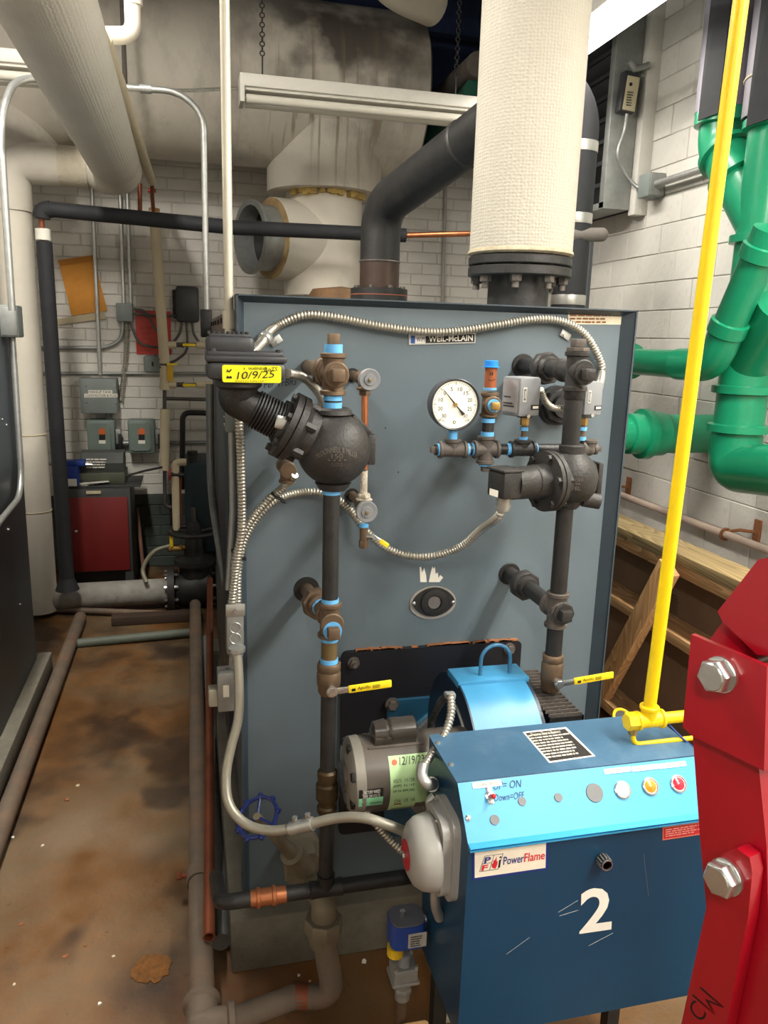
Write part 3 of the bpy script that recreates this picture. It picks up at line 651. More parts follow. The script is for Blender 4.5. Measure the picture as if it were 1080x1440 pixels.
# wall conduit runs
wy = YW-.02
lw = lambda x, y: P(x, y, Y=wy)
one(MB().tube([lw(40, 489), lw(150, 489), lw(171, 478), lw(173, 452)], .0125, 10, bend=.12), 'conduit', galv_dull, 'conduit curving along the brick into the underside of the junction box', 'conduit')
one(MB().flex([lw(179, 452), lw(177, 500), lw(172, 548), lw(170, 563)], .016, .012, 8), 'flexible_conduit', bxsteel, 'ribbed flexible conduit from the junction box to the contactor box', 'cable')
one(MB().tube([lw(50, 525), lw(310, 525)], .011, 10), 'conduit', galv_dull, 'long horizontal conduit on the white brick above the contactor box', 'conduit')
one(MB().tube([lw(218, 623), lw(308, 622)], .013, 10), 'conduit', galv_dull, 'horizontal conduit leading right from the disconnect switches', 'conduit')
for i, pts in enumerate(([(188, 441), (215, 444), (248, 444)], [(188, 434), (205, 440), (222, 467), (240, 482), (252, 470), (256, 452)], [(183, 452), (195, 480), (215, 488), (230, 487)], [(262, 452), (263, 490), (250, 505), (236, 511)], [(270, 452), (273, 470), (285, 488)])):
    labs = ['straight black cable between the grey box and the charcoal box', 'sagging cable crossing the red sheet to the charcoal box', 'cable looping from the grey box across the red sheet', 'cable dropping from the charcoal box to the cream pipe valve', 'short cable dropping from the right side of the charcoal box']
    one(MB().tube(spline([P(x, y, Y=YW-.05) for x, y in pts], 8), .0085, 8), 'cable', mat('grey_cable', '#5d5a57', .45, .3), labs[i], 'cable')
# red notice
rs = T('notice_sheet', 'red plastic notice sheet on the brick behind the cream pipe', 'sign', bw_(214, 500))
MB().prism([bw_(190, 436), bw_(240, 438), bw_(241, 499), bw_(192, 498)], FR*.004).o('sheet', mat('red_plastic', '#c2392c', .4, var=.06), rs)
dr = mat('dark_red_print', '#7e1d17', .6)
for (t_, x0, x1, y) in (('LOCK', 197, 215, 463), ('OUT', 199, 210, 471), ('LOCK', 200, 209, 478), ('STATION', 194, 210, 495)):
    text(t_, P(x0, y, Y=YW-.004), P(x1, y, Y=YW-.004), P(x0, y-4, Y=YW-.004), dr, rs, 'lettering', .001)
# charcoal control box
c, s = wallbox(248, 404, 279, 453, .10)
jb = T('control_box', 'charcoal plastic control box with rounded cover on the brick', 'control box', c)
MB().box(c, s, None, .02).o('cover', plastic_black, jb); MB().box(c+BK*.03+LF*.012, (s[0]*1.12, .04, s[2]*.8), None, .01).o('base', iron, jb)
# octagon box
c, s = wallbox(203, 500, 227, 523, .05)
jb = T('outlet_box', 'grey steel outlet box with a single slot below the red sheet', 'outlet', c)
MB().box(c, s, None, .015).o('body', grey_box, jb); MB().box(c+FR*.027, (s[0]*.1, .006, s[2]*.25)).o('slot', ink, jb)
# contactor box
c, s = wallbox(118, 531, 166, 578, .15)
jb = T('contactor_box', 'grey steel contactor box labelled MAKEUP TANK CONTACTOR AND FUSE', 'electrical box', c)
MB().box(c, s, None, .006).o('body', grey_box, jb); yf = c.y-s[1]/2-.003
MB().box(V((c.x, yf, c.z)), (s[0]*.99, .006, s[2]*.99), None, .003).o('cover', grey_box, jb)
f_ = lambda x, y: P(x, y, Y=yf-.004)
for (t_, x0, x1, y0, y1) in (('MAKEUP TANK', 125, 157, 549, 553.5), ('CONTACTOR & FUSE', 119.5, 164, 554, 558.5)):
    tp = sheet(f_(x0-1, y1+.3), f_(x1+1, y1+.3), f_(x0-1, y0-.4), .0012).o('label_tape', paper, jb)
    text(t_, f_(x0, y1-.6), f_(x1, y1-.6), f_(x0, y0+.6), ink, tp, 'lettering', .0018)
for (x, y) in ((121, 543), (162, 543), (121.5, 566), (163, 566)): c0 = f_(x, y); MB().cyl(c0+BK*.002, c0+FR*.004, .006, 8).o('screw', chrome, jb)
MB().bx(bw_(127, 522).x, bw_(152, 522).x, YW-.005, YW+.002, bw_(140, 531).z, bw_(140, 515).z).o('mounting_bracket', paint_wall, jb)
MB().tube([P(153, 576, Y=YW-.06), P(153, 590, Y=YW-.06)], .02, 12).o('nipple', grey_box, jb)
# disconnect switches
for (x0, x1, lab) in ((127, 163, 'grey safety switch directly below the contactor box'), (183, 218, 'grey safety switch beside the cream insulated pipe')):
    c, s = wallbox(x0, 588, x1, 634, .13)
    jb = T('safety_switch', lab, 'electrical switch', c, 'grey safety switches')
    MB().box(c, s, None, .012).o('body', mat('switch_green_grey', '#6f7d76', .45, var=.06), jb); yf = c.y-s[1]/2
    MB().plate(0, 0, 0, s[0]*.78, s[2]*.82, .025, V((c.x-.008, yf, c.z)), RT, UP, FR, .012).o('door', MATS['switch_green_grey'], jb)
    g = lambda x, y: P(x, y, Y=yf-.013)
    xm = (x0+x1)/2-1.5
    MB().prism([g(xm-5, 605), g(xm, 601), g(xm+5, 605), g(xm+5, 611), g(xm-5, 611)], FR*.001).o('orange_label', mat('orange_label', '#c2602e', .6), jb)
    MB().prism([g(xm-4, 611), g(xm+4.5, 611), g(xm+4.5, 619), g(xm-4, 619)], FR*.001).o('black_label', ink, jb)
    MB().prism([g(xm-4.5, 619), g(xm+5, 619), g(xm+5, 624), g(xm-4.5, 624)], FR*.001).o('white_label', paper, jb)
    MB().box(c+RT*(s[0]/2+.02)+FR*.03, (.035, .05, s[2]*.45), None, .006).o('lever_bracket', galv_dull, jb)
    MB().box(c+RT*(s[0]/2+.03)+FR*.06+DN*.03, (.02, .03, .1), None, .005).o('lever', iron, jb)
one(MB().tube([P(162, 623, Y=YW-.05), P(185, 623, Y=YW-.05)], .018, 10), 'conduit', galv_dull, 'short conduit nipple joining the two safety switches', 'conduit')
# dark pipe loop
one(MB().tube([P(256, 688, Y=5.2), P(257, 580, Y=5.2), P(330, 582, Y=5.2)], .018, 12, bend=.05), 'pipe', iron, 'dark iron pipe turning a square corner above the tank', 'pipe')
# red-doored cabinet
cx0, cx1 = P(96, 760, Y=5.0).x-.06, P(186, 760, Y=5.0).x; cz1 = P(140, 688, Y=5.0).z; cz0 = .13
cab = T('tool_cabinet', 'dark steel workshop cabinet with a red door under the safety switches', 'cabinet', ((cx0+cx1)/2, 5.2, 0))
dkst = mat('dark_steel_paint', '#3b3c3b', .55, var=.1)
MB().bx(cx0, cx1, 5.0, 5.4, cz0, cz1, .006).bx(cx0, cx1, 5.1, 5.4, .0, cz0).bx(cx0, cx0+.05, 5.0, 5.05, 0, cz0).bx(cx1-.05, cx1, 5.0, 5.05, 0, cz0).o('body', dkst, cab)
da, db = P(97, 805, Y=4.985), P(179, 699, Y=4.985)
d_ = MB().bx(da.x-.04, db.x, 4.985, 5.0, da.z, db.z, .004).o('door', red_door, cab); c0 = P(108, 747, Y=4.985)
MB().ball(c0+FR*.008, .013, 12).o('knob', chrome, d_)
MB().bx(P(121, 693, Y=4.99).x, P(142, 693, Y=4.99).x, 4.99, 5.0, P(130, 695, Y=4.99).z, P(130, 690.5, Y=4.99).z, .002).o('name_plate', insul_cream, cab)
MB().bx(cx0, cx1+.06, 5.05, 5.4, cz1, cz1+.012, .003).o('worktop', dkst, cab)
# bench machine on the cabinet
zt = cz1+.012; mc = P(142, 655, Y=5.15)
bm_ = T('bench_machine', 'grey bench machine with a printed motor housing on the cabinet', 'machine', (mc.x, 5.2, zt))
gm = mat('grey_machine_enamel', '#4d504d', .5, var=.1)
x0, x1 = P(112, 650, Y=5.1).x, P(173, 650, Y=5.1).x; z0, z1 = P(140, 665, Y=5.1).z, P(140, 638, Y=5.1).z
MB().bx(P(106, 675, Y=5.1).x, P(176, 675, Y=5.1).x, 5.1, 5.35, zt, z0, .008).o('base', mat('olive_machine', '#4b4d3e', .55), bm_)
MB().prism([(x0, 5.12, z0), (x0, 5.30, z0), (x0, 5.34, (z0+z1)/2), (x0, 5.28, z1), (x0, 5.15, z1), (x0, 5.10, (z0+z1)/2)], (x1-x0, 0, 0)).o('motor_housing', gm, bm_)
fp = lambda x, y: P(x, y, Y=5.098)
dashes(fp(121, 659), fp(155, 659), fp(121, 644), 4, white_ink, bm_, 'lettering', seed=5, minw=.08, maxw=.25)
MB().cyl(P(115, 677, Y=5.098), P(115, 677, Y=5.09), .012, 12).o('hole', ink, bm_)
one(MB().tube(spline([P(176, 670, Y=5.12), P(200, 663, Y=5.15), P(228, 657, Y=5.2)], 6), .007, 8), 'power_cord', ink, 'black cord rising from the bench machine to the cream pipe', 'cable')
vz = T('bench_vise', 'blue bench tool at the end of the cabinet top', 'vise', (P(100, 660, Y=5.05).x, 5.1, zt))
bb_ = mat('royal_blue_enamel', '#1d3c8f', .4)
vx = P(101, 670, Y=5.05).x; za, zb = P(101, 682, Y=5.05).z, P(101, 648, Y=5.05).z
MB().bx(vx-.05, vx+.04, 5.03, 5.16, zt, zb-.03, .01).bx(vx-.1, vx+.08, 5.04, 5.13, zb-.035, zb, .008).o('body', bb_, vz)
MB().tube([(vx-.16, 5.08, zb-.02), (vx+.12, 5.08, zb-.03)], .01, 8).o('bar', chrome, vz)
MB().bx(vx-.03, vx+.03, 5.02, 5.03, zt+.005, zt+.05, .002).o('white_tag', paper, vz)
pb = MB()
for i in range(5):
    c0 = P(112+i*7, 686, Y=5.09); pb.box((c0.x, 5.085-.004*i, zt+.004+.004*i), (.12, .03, .004), Matrix.Rotation(.2*i-.4, 3, 'Z'))
one(pb, 'paper_stack', paper, 'loose crumpled papers on the cabinet edge', 'paper')
one(MB().tube([P(193, 715, Y=5.35), P(203, 815, Y=5.1)], .012, 8), 'wooden_rod', mat('stick_brown', '#6e4b39', .7), 'thin brown rod leaning on the wall right of the cabinet', 'rod')
# condensate tank
tx0, ty = P(260, 700, Y=4.75).x, 4.75; tz1 = P(280, 652, Y=4.75).z
tk = T('condensate_tank', 'dark teal steel tank behind the boiler', 'tank', (tx0+.35, 4.95, 0))
MB().bx(tx0, tx0+.75, 4.75, 5.2, .3, tz1, .02).o('body', mat('dark_teal_paint', '#26383d', .6, var=.2, scale=5), tk)
for xx in (tx0+.05, tx0+.7): MB().bx(xx-.03, xx+.03, 4.78, 5.15, 0, .3).o('leg', iron, tk)
MB().cyl((tx0+.05, 4.8, tz1), (tx0+.05, 4.8, tz1+.05), .03, 12).hexp((tx0+.05, 4.8, tz1+.05), (tx0+.05, 4.8, tz1+.07), .035).o('fill_cap', iron, tk)
# cream PVC line by the tank with a red-handled valve
pv = T('drain_line', 'cream plastic line with a small red valve beside the teal tank', 'pipe', P(247, 740, Y=4.7))
MB().tube([P(248, 745, Y=4.7), P(246, 650, Y=4.7), P(262, 650, Y=4.7)], .022, 12, bend=.05).o('line', insul_cream, pv)
MB().tube([P(240, 667, Y=4.68), P(258, 668, Y=4.7)], .012, 8).o('valve', iron, pv)
c0 = P(239, 667, Y=4.68); MB().torus(c0, RT, .03, .006, 16, 6).cyl(c0+LF*.004, c0+RT*.01, .01).o('red_handwheel', mat('red_wheel', '#a3231f', .5), pv)
MB().tube([P(253, 740, Y=4.72), P(253, 665, Y=4.72)], .01, 8).o('copper_tail', copper_old, pv)
# gate valve on the return main
gz = .095; gy = 4.64
g1 = P(236, 832, Y=gy).x; 
rm = T('return_main', 'grey insulated return main lying along the floor behind the aisle', 'pipe', ((wx1+g1)/2, gy, 0))
MB().tube([(wx1-.05, gy, gz), (g1, gy, gz+.01)], .075, 22).o('run', mat('scuffed_wrap', '#8c8880', .7, var=.25, scale=12, dirt=[('#3c3a38', .6, 9, .55, .75)]), rm)
gv = T('gate_valve', 'black flanged gate valve with a round handwheel on the return main', 'valve', (g1+.12, gy, 0))
gx = P(270, 830, Y=gy).x
for xx in (g1+.02, g1+.30): 
    MB().lathe((xx, gy, gz+.02), RT, [(-.02, .135), (.02, .135)], 28).o('flange', castiron, gv)
    for i in range(8):
        t = 2*PI*i/8+.39; c0 = V((xx+.022, gy+.105*math.cos(t), gz+.02+.105*math.sin(t))); MB().hexp(c0+LF*.06, c0+RT*.02, .012).o('bolt', chrome if i % 3 == 0 else dusty, gv)
MB().lathe((g1+.02, gy, gz+.02), RT, [(0, .08), (.06, .10), (.14, .12), (.22, .10), (.28, .08)], 28).tube([(g1+.16, gy, gz+.05), (g1+.16, gy, .30)], .09, 22).o('body', iron, gv)
MB().lathe((g1+.16, gy, .27), UP, [(0, .12), (.03, .12), (.03, .10), (.05, .06), (.20, .045), (.26, .03)], 24).o('bonnet', iron, gv)
zh = P(264, 747, Y=gy).z
hw = MB().torus((g1+.16, gy, zh), UP, .14, .014, 36, 8)
for i in range(3): t = 2*PI*i/3+.5; hw.tube([(g1+.16, gy, zh-.01), (g1+.16+.13*math.cos(t), gy+.13*math.sin(t), zh)], .011, 8)
hw.o('handwheel', iron, gv)
MB().tube([(g1+.16, gy, .45), (g1+.16, gy, zh+.14)], .014, 10).o('stem', dusty, gv)
br = T('drain_valve', 'small brass ball valve with yellow handle and hose at the gate valve', 'valve', P(245, 770, Y=4.62))
MB().tube([P(236, 772, Y=4.62), P(262, 770, Y=4.64)], .016, 10).fitting(P(247, 771, Y=4.62), [(RT, .035), (LF, .035)], .016).o('body', brass, br)
MB().box(P(241, 761, Y=4.6), (.02, .012, .07), None, .003).o('handle', yellow_vinyl, br)
MB().tube(spline([P(240, 767, Y=4.62), P(216, 776, Y=4.6), P(201, 800, Y=4.6), P(206, 819, Y=4.55)], 8), .012, 10).o('hose', mat('clear_hose', '#7f7a68', .4), br)
# ================================================================== pipes on the aisle floor
xl = P(56, 1020, Z=.03).x
one(MB().tube([(xl, 1.2, .032), (xl, P(112, 868, Z=.03).y, .032)], .032, 16), 'floor_pipe', rust_pipe, 'brown pipe lying along the curb of the dark boiler', 'pipe')
one(MB().tube([P(52, 856, Z=.03), P(240, 863, Z=.03)], .017, 12), 'floor_pipe', rust_pipe, 'thin brown pipe crossing the aisle end in front of the return main', 'pipe')
one(MB().tube([P(107, 905, Z=.02), P(270, 889, Z=.03)], .024, 12), 'floor_pipe', mat('green_grey_pipe', '#5b6257', .6, var=.15), 'greenish pipe lying askew across the dark end of the aisle', 'pipe')
one(MB().box(P(222, 868, Z=.026), (.5, .08, .05), Matrix.Rotation(.02, 3, 'Z'), .004), 'timber_block', mat('dark_wood', '#3a2a1f', .8), 'dark timber lying at the foot of the return main', 'timber')
# drain main along the slate-blue boiler
mp = T('floor_main', 'thick dusty pipe lying along the pad of the slate-blue boiler', 'pipe', (0, 2.9, 0))
mx_ = P(283, 1380, Z=.08).x; yj = P(287, 1436, Z=.08).y
MB().tube([(mx_, yj-.02, .075), (mx_+.01, 4.45, .075)], .031, 18).o('long_run', rust_pipe, mp)
MB().fitting((mx_, yj-.01, .075), [(BK, .075), (RT, .075), (FR, .055)], .033).o('tee', rust_pipe, mp)
MB().tube([(mx_, yj-.05, .075), (mx_-.02, yj-.6, .075)], .031, 16).o('near_run', rust_pipe, mp)
MB().lathe((mx_, 2.02, .075), BK, [(0, .036), (.05, .036)], 18).o('coupling', rust_pipe, mp)
MB().cyl((mx_-.03, 2.05, .08), (mx_-.055, 2.05, .085), .008, 10).hexp((mx_-.05, 2.05, .084), (mx_-.062, 2.05, .086), .012).o('bleeder', copper_old, mp)
ce = P(294, 1318, Z=.12)
one(MB().lathe(ce, (V((.085, 4.2, .30))-ce), [(.03, .0125), (0, .0125), (0, .0155), ((V((.085, 4.2, .30))-ce).length, .0155)], 18, capa=True), 'copper_pipe', copper_old, 'open-ended copper pipe lying beside the boiler pad', 'pipe')
one(MB().tube([P(311, 1325, Z=.03), (.05, 4.0, .03)], .026, 14), 'floor_pipe', galv_dull, 'grey pipe lying tight against the boiler pad', 'pipe')
# ================================================================== boiler trim
def ring(b, a, c, r): return b.cyl(a, c, r, 22)
def union(b, a, d, r, L=.055):      # pipe union: octagon nut between two shoulders
    a = V(a); d = V(d).normalized()
    b.lathe(a, d, [(0, r*1.25), (L*.25, r*1.45), (L*.3, r*1.5)], 20)
    b.hexp(a+d*L*.25, a+d*L*.72, r*1.95, 8, .2); b.lathe(a+d*L*.7, d, [(0, r*1.5), (L*.3, r*1.25)], 20); return b
def sqplug(b, a, d, s, L):          # square-head pipe plug
    a = V(a); d = V(d).normalized(); u, w_, _ = frame(d); R = Matrix((u, w_, d)).transposed(); b.box(a+d*L/2, (s, s, L), R, s*.12); return b
PR = .0168     # 1 in pipe
# ---------------------------------------------------------------- float type low water cut-off at left
yl = 1.50; q_ = lambda x, y: P(x, y, Y=yl)
xl_ = q_(466, 700).x
zc_ = lambda y: q_(466, y).z
at = lambda z: V((xl_, yl, z))
bc_ = q_(469, 631); bc_ = V((xl_+.003, yl, bc_.z)); br_ = m(52, bc_)
lw_ = T('low_water_cutoff', 'round black cast-iron float cut-off with ribbed neck and square control head', 'boiler control', at(zc_(1245)))
crz = zc_(526)
cr = MB().fitting(at(crz), [(UP, .040), (DN, .040), (FR, .036), (BK, .04)], PR*1.1).o('pipe_cross', bronze, lw_)
b = MB(); union(b, at(crz)+BK*.04, BK, PR); b.o('union', bronze, lw_)
MB().tube([at(crz)+BK*.09, V((xl_, D+.02, crz))], PR, 16).o('nipple', bronze, lw_)
MB().cyl(at(crz+.038), at(crz+.056), PR*1.06).o('thread_tape', tape, lw_)
b = MB(); sqplug(b, at(crz+.052), UP, .022, .024); b.o('pipe_plug', bronze, lw_)
b = MB(); b.cyl(at(crz)+FR*.034, at(crz)+FR*.042, PR*1.1); sqplug(b, at(crz)+FR*.042, FR, .024, .02); b.o('pipe_plug', bronze, lw_)
MB().cyl(at(bc_.z+br_-.01), at(crz-.03), PR).o('nipple', iron, lw_)
MB().cyl(at(crz-.050), at(crz-.038), PR*1.07).o('thread_tape', tape, lw_)
MB().cyl(at(bc_.z+br_+.004), at(bc_.z+br_+.018), PR*1.08).o('thread_tape', tape, lw_)
ch_ = MB().ball(bc_, br_, 48)
ch_.lathe(bc_+UP*(br_*.94), UP, [(0, .036), (.008, .034), (.012, .028)], 24).lathe(bc_+DN*(br_*.93), DN, [(0, .036), (.010, .030), (.014, .026)], 24)
ch_.box(bc_+V((br_*.72, .0, br_*.66)), (.05, .03, .012), Matrix.Rotation(.75, 3, 'Y'), .003)
ch_.box(bc_+V((br_*1.0, .0, -.0)), (.016, .04, .06), None, .003)
chm = ch_.o('float_chamber', castiron, lw_)
# raised foundry lettering on the ball
def on_ball(azc, elc, w_, h, arc=0., lift=.0012):
    cdir = (EYE-bc_).normalized(); u = cdir.cross(UP).normalized()*-1; vv = cdir.cross(u)*-1
    if vv.z < 0: vv = -vv
    def f(a, c):
        x = (a-.5)*w_+azc; y = elc+(c-.5)*h-arc*((a-.5)*2)**2
        d_ = (cdir*1+u*math.tan(x)+vv*math.tan(y)).normalized(); return bc_+d_*(br_+lift)
    return f
emb = mat('worn_raised_letters', '#6d655c', .5, .3)
text('McDONNELL & MILLER', (0,0,0), (1,0,0), (0,1,0), emb, chm, 'raised_lettering', curve=on_ball(.10, -.02, 1.15, .15, .22))
text('150', (0,0,0), (1,0,0), (0,1,0), emb, chm, 'raised_lettering', curve=on_ball(.10, -.19, .30, .13))
text('- - - -', (0,0,0), (1,0,0), (0,1,0), emb, chm, 'raised_lettering', curve=on_ball(.10, -.30, .50, .03))
text('S-17-2', (0,0,0), (1,0,0), (0,1,0), emb, chm, 'raised_lettering', curve=on_ball(.10, -.42, .28, .10))
# flanged neck
ax = (q_(372, 582)-q_(469, 631)); ax.y = 0; ax.normalize(); kx = m(1, bc_)
s0 = br_*1.08
MB().lathe(bc_, ax, [(br_*.55, .052), (br_*.95, .050), (s0-.002, .056), (s0+.004, .066), (s0+.016, .066), (s0+.017, .062), (s0+.019, .066), (s0+.031, .066), (s0+.033, .044)], 40).o('flange', castiron, lw_)
u, w2, _ = frame(ax)
for i in range(6):
    t = 2*PI*i/6+.35; c0 = bc_+ax*(s0+.03)+(u*math.cos(t)+w2*math.sin(t))*.054; MB().hexp(c0+ax*-.05, c0+ax*.010, .0085).o('bolt', castiron, lw_)
pr = [(s0+.03, .046), (s0+.042, .040)]; h = s0+.042
for i in range(9): pr += [(h, .031), (h+.001, .037), (h+.0034, .037), (h+.0043, .031)]; h += .0062
pr += [(h, .032), (h+.01, .031)]
MB().lathe(bc_, ax, pr, 36).o('ribbed_neck', iron, lw_)
ne = bc_+ax*(h+.008)
c0 = bc_+ax*(s0+.045)+FR*.040+RT*.004; MB().box(c0, (.024, .006, .026), Matrix.Rotation(.2, 3, 'Y')@Matrix.Rotation(-.1, 3, 'Z'), .003).o('metal_tag', chrome, lw_)
hb = q_(344, 514); HW, HD, HH = m(107, hb), .10, m(29, hb); hb = hb+FR*.01
MB().tube(fillet([ne-ax*.012, ne+ax*.028, V((hb.x-.01, ne.y-.005, ne.z+.035)), V((hb.x-.012, hb.y+.0, hb.z-HH/2+.01))], .035, 8), [.033, .034, .036, .036], 28).o('neck_elbow', iron, lw_)
MB().lathe(V((hb.x-.012, hb.y, hb.z-HH/2-.024)), UP, [(0, .034), (.006, .043), (.016, .043), (.026, .036)], 32).o('neck_collar', iron, lw_)
hd = MB().box(hb+V((0, 0, -.008)), (HW, HD, HH-.006), None, .010).o('control_head', plastic_black, lw_, 'charcoal plastic control head')
MB().box(hb+V((0, 0, HH/2-.006)), (HW*1.02, HD*1.03, .012), None, .004).box(hb+V((-.002, 0, HH/2+.002)), (HW*.96, HD*.96, .012), None, .004).o('lid', plastic_black, hd)
lt = hb+V((-.028, 0, HH/2+.018)); MB().box(lt, (HW*.60, HD*.9, .032), None, .009).box(lt+V((.0, 0, .016)), (HW*.5, HD*.7, .008), None, .003).o('raised_cover', plastic_black, hd)
for i in range(9): MB().box(lt+V((-.036+i*.0085, -.0, .021)), (.0035, HD*.62, .006)).o('vent_rib', plastic_black, hd)
for sx in (-1, 1): MB().cyl(hb+V((sx*(HW/2-.012), -HD/2+.01, HH/2)), hb+V((sx*(HW/2-.012), -HD/2+.01, HH/2+.012)), .007, 12).o('lid_screw', plastic_black, hd)
yh = hb.y-HD/2; lf = lambda x, y: P(x, y, Y=yh)
MB().plate(0, 0, 0, m(82, lf(354, 525)), m(24, lf(354, 525)), .004, (lf(312.5, 538)+lf(395.5, 514))/2, RT, UP, FR, .001).o('warning_label', label_yellow, hd, 'bright yellow warning label dated in marker')
lg = lambda x, y: P(x, y, Y=yh-.0012)
text('WARNING', lg(349, 520.5), lg(375, 520), lg(349, 516.5), ink, hd, 'lettering', .0006)
text('!', lg(342.5, 520.5), lg(344, 520.5), lg(342.5, 517), ink, hd, 'lettering', .0006)
text('RoTS', lg(372, 522.5), lg(390, 521.5), lg(372, 517), ink, hd, 'handwriting', .0009, .1)
text('10/9/25', lg(333, 533.5), lg(386, 531), lg(333, 523), ink, hd, 'handwriting', .0009, .15)
dashes(lg(331, 537), lg(390, 537), lg(331, 534.5), 2, mat('olive_print', '#8a8420', .6), hd, lift=.0006, seed=8, minw=.02, maxw=.05)
MB().prism([lg(318, 532), lg(326, 532), lg(326, 530), lg(324, 528.5), lg(322, 530), lg(320, 528)], FR*.0006).o('hazard_symbol', ink, hd)
MB().prism([lg(318, 524), lg(320, 519), lg(322, 522), lg(325, 518.5), lg(326, 520), lg(322.5, 524), lg(320, 522)], FR*.0006).o('hazard_symbol', ink, hd)
# pipe below the float
MB().cyl(at(bc_.z-br_-.018), at(bc_.z-br_-.002), PR*1.08).o('thread_tape', tape, lw_)
tz = zc_(871)
MB().tube([at(bc_.z-br_+.01), at(tz+.03)], PR, 20).o('equalizing_pipe', iron, lw_)
MB().cyl(at(tz+.036), at(tz+.046), PR*1.1).o('thread_tape', tape, lw_)
MB().fitting(at(tz), [(UP, .038), (DN, .038), (FR, .034), (BK, .036)], PR*1.08).o('pipe_cross', bronze, lw_)
b = MB(); b.cyl(at(tz-.012)+FR*.03, at(tz-.012)+FR*.037, PR*1.15); b.o('thread_tape', tape, lw_)
b = MB(); sqplug(b, at(tz-.012)+FR*.037, FR, .024, .02); b.o('pipe_plug', bronze, lw_)
nh = P(431, 829, Y=D); nd = (nh-at(tz)).normalized()
b = MB(); union(b, at(tz)+nd*.13, nd, PR*1.1, .07); b.o('union', bronze, lw_)
MB().tube([at(tz)+nd*.02, nh+nd*.02], PR, 16).o('nipple', bronze, lw_)
MB().cyl(at(tz)+nd*.108, at(tz)+nd*.12, PR*1.1).o('thread_tape', tape, lw_)
MB().lathe(nh+BK*.002, FR, [(0, .034), (.003, .032)], 24).o('panel_hole', ink, lw_)
MB().cyl(at(tz-.046), at(tz-.036), PR*1.1).o('thread_tape', tape, lw_)
MB().cyl(at(zc_(932)), at(tz-.03), PR).o('nipple', mat('yellowed_nipple', '#6c5a3a', .55, .4), lw_)
MB().cyl(at(zc_(931)), at(zc_(925)), PR*1.12).o('thread_tape', tape, lw_)
def ball_valve(par, c, z0, z1, hx0, hx1, *_):   # body between z1 and z0, yellow lever to the right
    mid = V((c.x, c.y, (z0+z1)/2))
    MB().hexp(V((c.x, c.y, z1-.018)), V((c.x, c.y, z1)), PR*1.5, 8).lathe(V((c.x, c.y, z0)), UP, [(0, PR*1.15), (.006, PR*1.35), (.02, PR*1.35), (.024, PR*1.5), (z1-z0-.024, PR*1.5), (z1-z0-.018, PR*1.35)], 22).o('valve_body', bronze, par)
    st_ = V((c.x, c.y-PR*1.4, hx0.z)); MB().cyl(st_, st_+FR*.014, .008, 12).hexp(st_+FR*.014, st_+FR*.021, .010).o('valve_nut', chrome, par)
    a = st_+FR*.016; b2 = V((hx1.x, a.y, hx1.z)); d_ = (b2-a).normalized(); L = (b2-a).length; R = Matrix((d_, BK, d_.cross(BK))).transposed()
    MB().box(a+d_*L*.16, (L*.36, .003, .014), R, .001).cyl(a+FR*.002, a+BK*.002, .012, 16).o('lever', chrome, par)
    hg = MB().box(a+d_*L*.64, (L*.74, .007, .0165), R, .003).o('lever_grip', yellow_vinyl, par)
    n_ = R@V((0, 0, 1)); n_ = n_ if n_.z > 0 else -n_
    o_ = a+d_*L*.42+FR*.0036-n_*.004
    text('Apollo', o_, o_+d_*.028, o_+n_*.009, ink, hg, 'lettering', .0006, .15)
    MB().prism([o_-d_*.012, o_-d_*.004, o_-d_*.004+n_*.006, o_-d_*.012+n_*.006], FR*.0006).o('logo', ink, hg)
    dashes(o_+d_*.032, o_+d_*.052, o_+d_*.032+n_*.008, 3, ink, hg, lift=.0006, seed=11, minw=.1, maxw=.3)
ball_valve(lw_, at(0), zc_(975), zc_(931), V((0, 0, zc_(961))), P(550, 961, Y=yl-.04), None, 0)
MB().tube([at(zc_(1093)), at(zc_(972))], PR*.98, 20).o('drain_pipe', iron, lw_)
MB().lathe(at(zc_(1142)), UP, [(0, PR*1.1), (.006, PR*1.3), (.016, PR*1.3), (.02, PR*1.1), (.035, PR*1.1), (.036, PR*1.45), (.07, PR*1.45), (.074, PR*1.15), (.085, PR*1.3), (.1, PR*1.3), (.105, PR*1.0)], 22).o('coupling', mat('oily_brass', '#463720', .5, .4, var=.25, scale=20), lw_)
MB().tube([at(zc_(1238)), at(zc_(1138))], PR*.98, 20).o('drain_pipe', iron, lw_)
# ---------------------------------------------------------------- gauge cocks and guard tube
yg = 1.70; gg = lambda x, y: P(x, y, Y=yg)
gc = T('gauge_glass', 'pair of grey-handwheel gauge cocks joined by a copper guard tube', 'gauge glass', gg(513, 770))
for (x, y, hx, hy) in ((512, 532, 520, 534), (511, 712, 516, 720)):
    c0 = gg(x, y); MB().fitting(c0, [(BK, .03), (FR, .03), (DN, .026)], .012).tube([c0, V((c0.x, D, c0.z))], .011, 12).o('cock_body', bronze, gc)
    h0 = P(hx, hy, Y=yg-.055); rr = m(15.5, h0); MB().lathe(h0+BK*.012, FR, [(0, rr*.7), (.003, rr), (.012, rr), (.014, rr*.93), (.013, rr*.55), (.016, rr*.5), (.016, rr*.2), (.019, rr*.18), (.019, 0)], 30).o('handwheel', plastic_grey, gc)
    MB().cyl(h0+BK*.012, V((h0.x, yg-.02, h0.z)), .006, 10).cyl(h0+FR*.006, h0+FR*.010, .0028, 8).o('stem', brass, gc)
    MB().cyl(V((c0.x, D-.004, c0.z)), V((c0.x, D+.0, c0.z)), .017, 20).o('panel_hole', ink, gc)
MB().tube([gg(513, 548), gg(513, 660)], .0075, 12).o('guard_tube', copper, gc); MB().hexp(gg(513, 556), gg(513, 545), .013).o('packing_nut', bronze, gc)
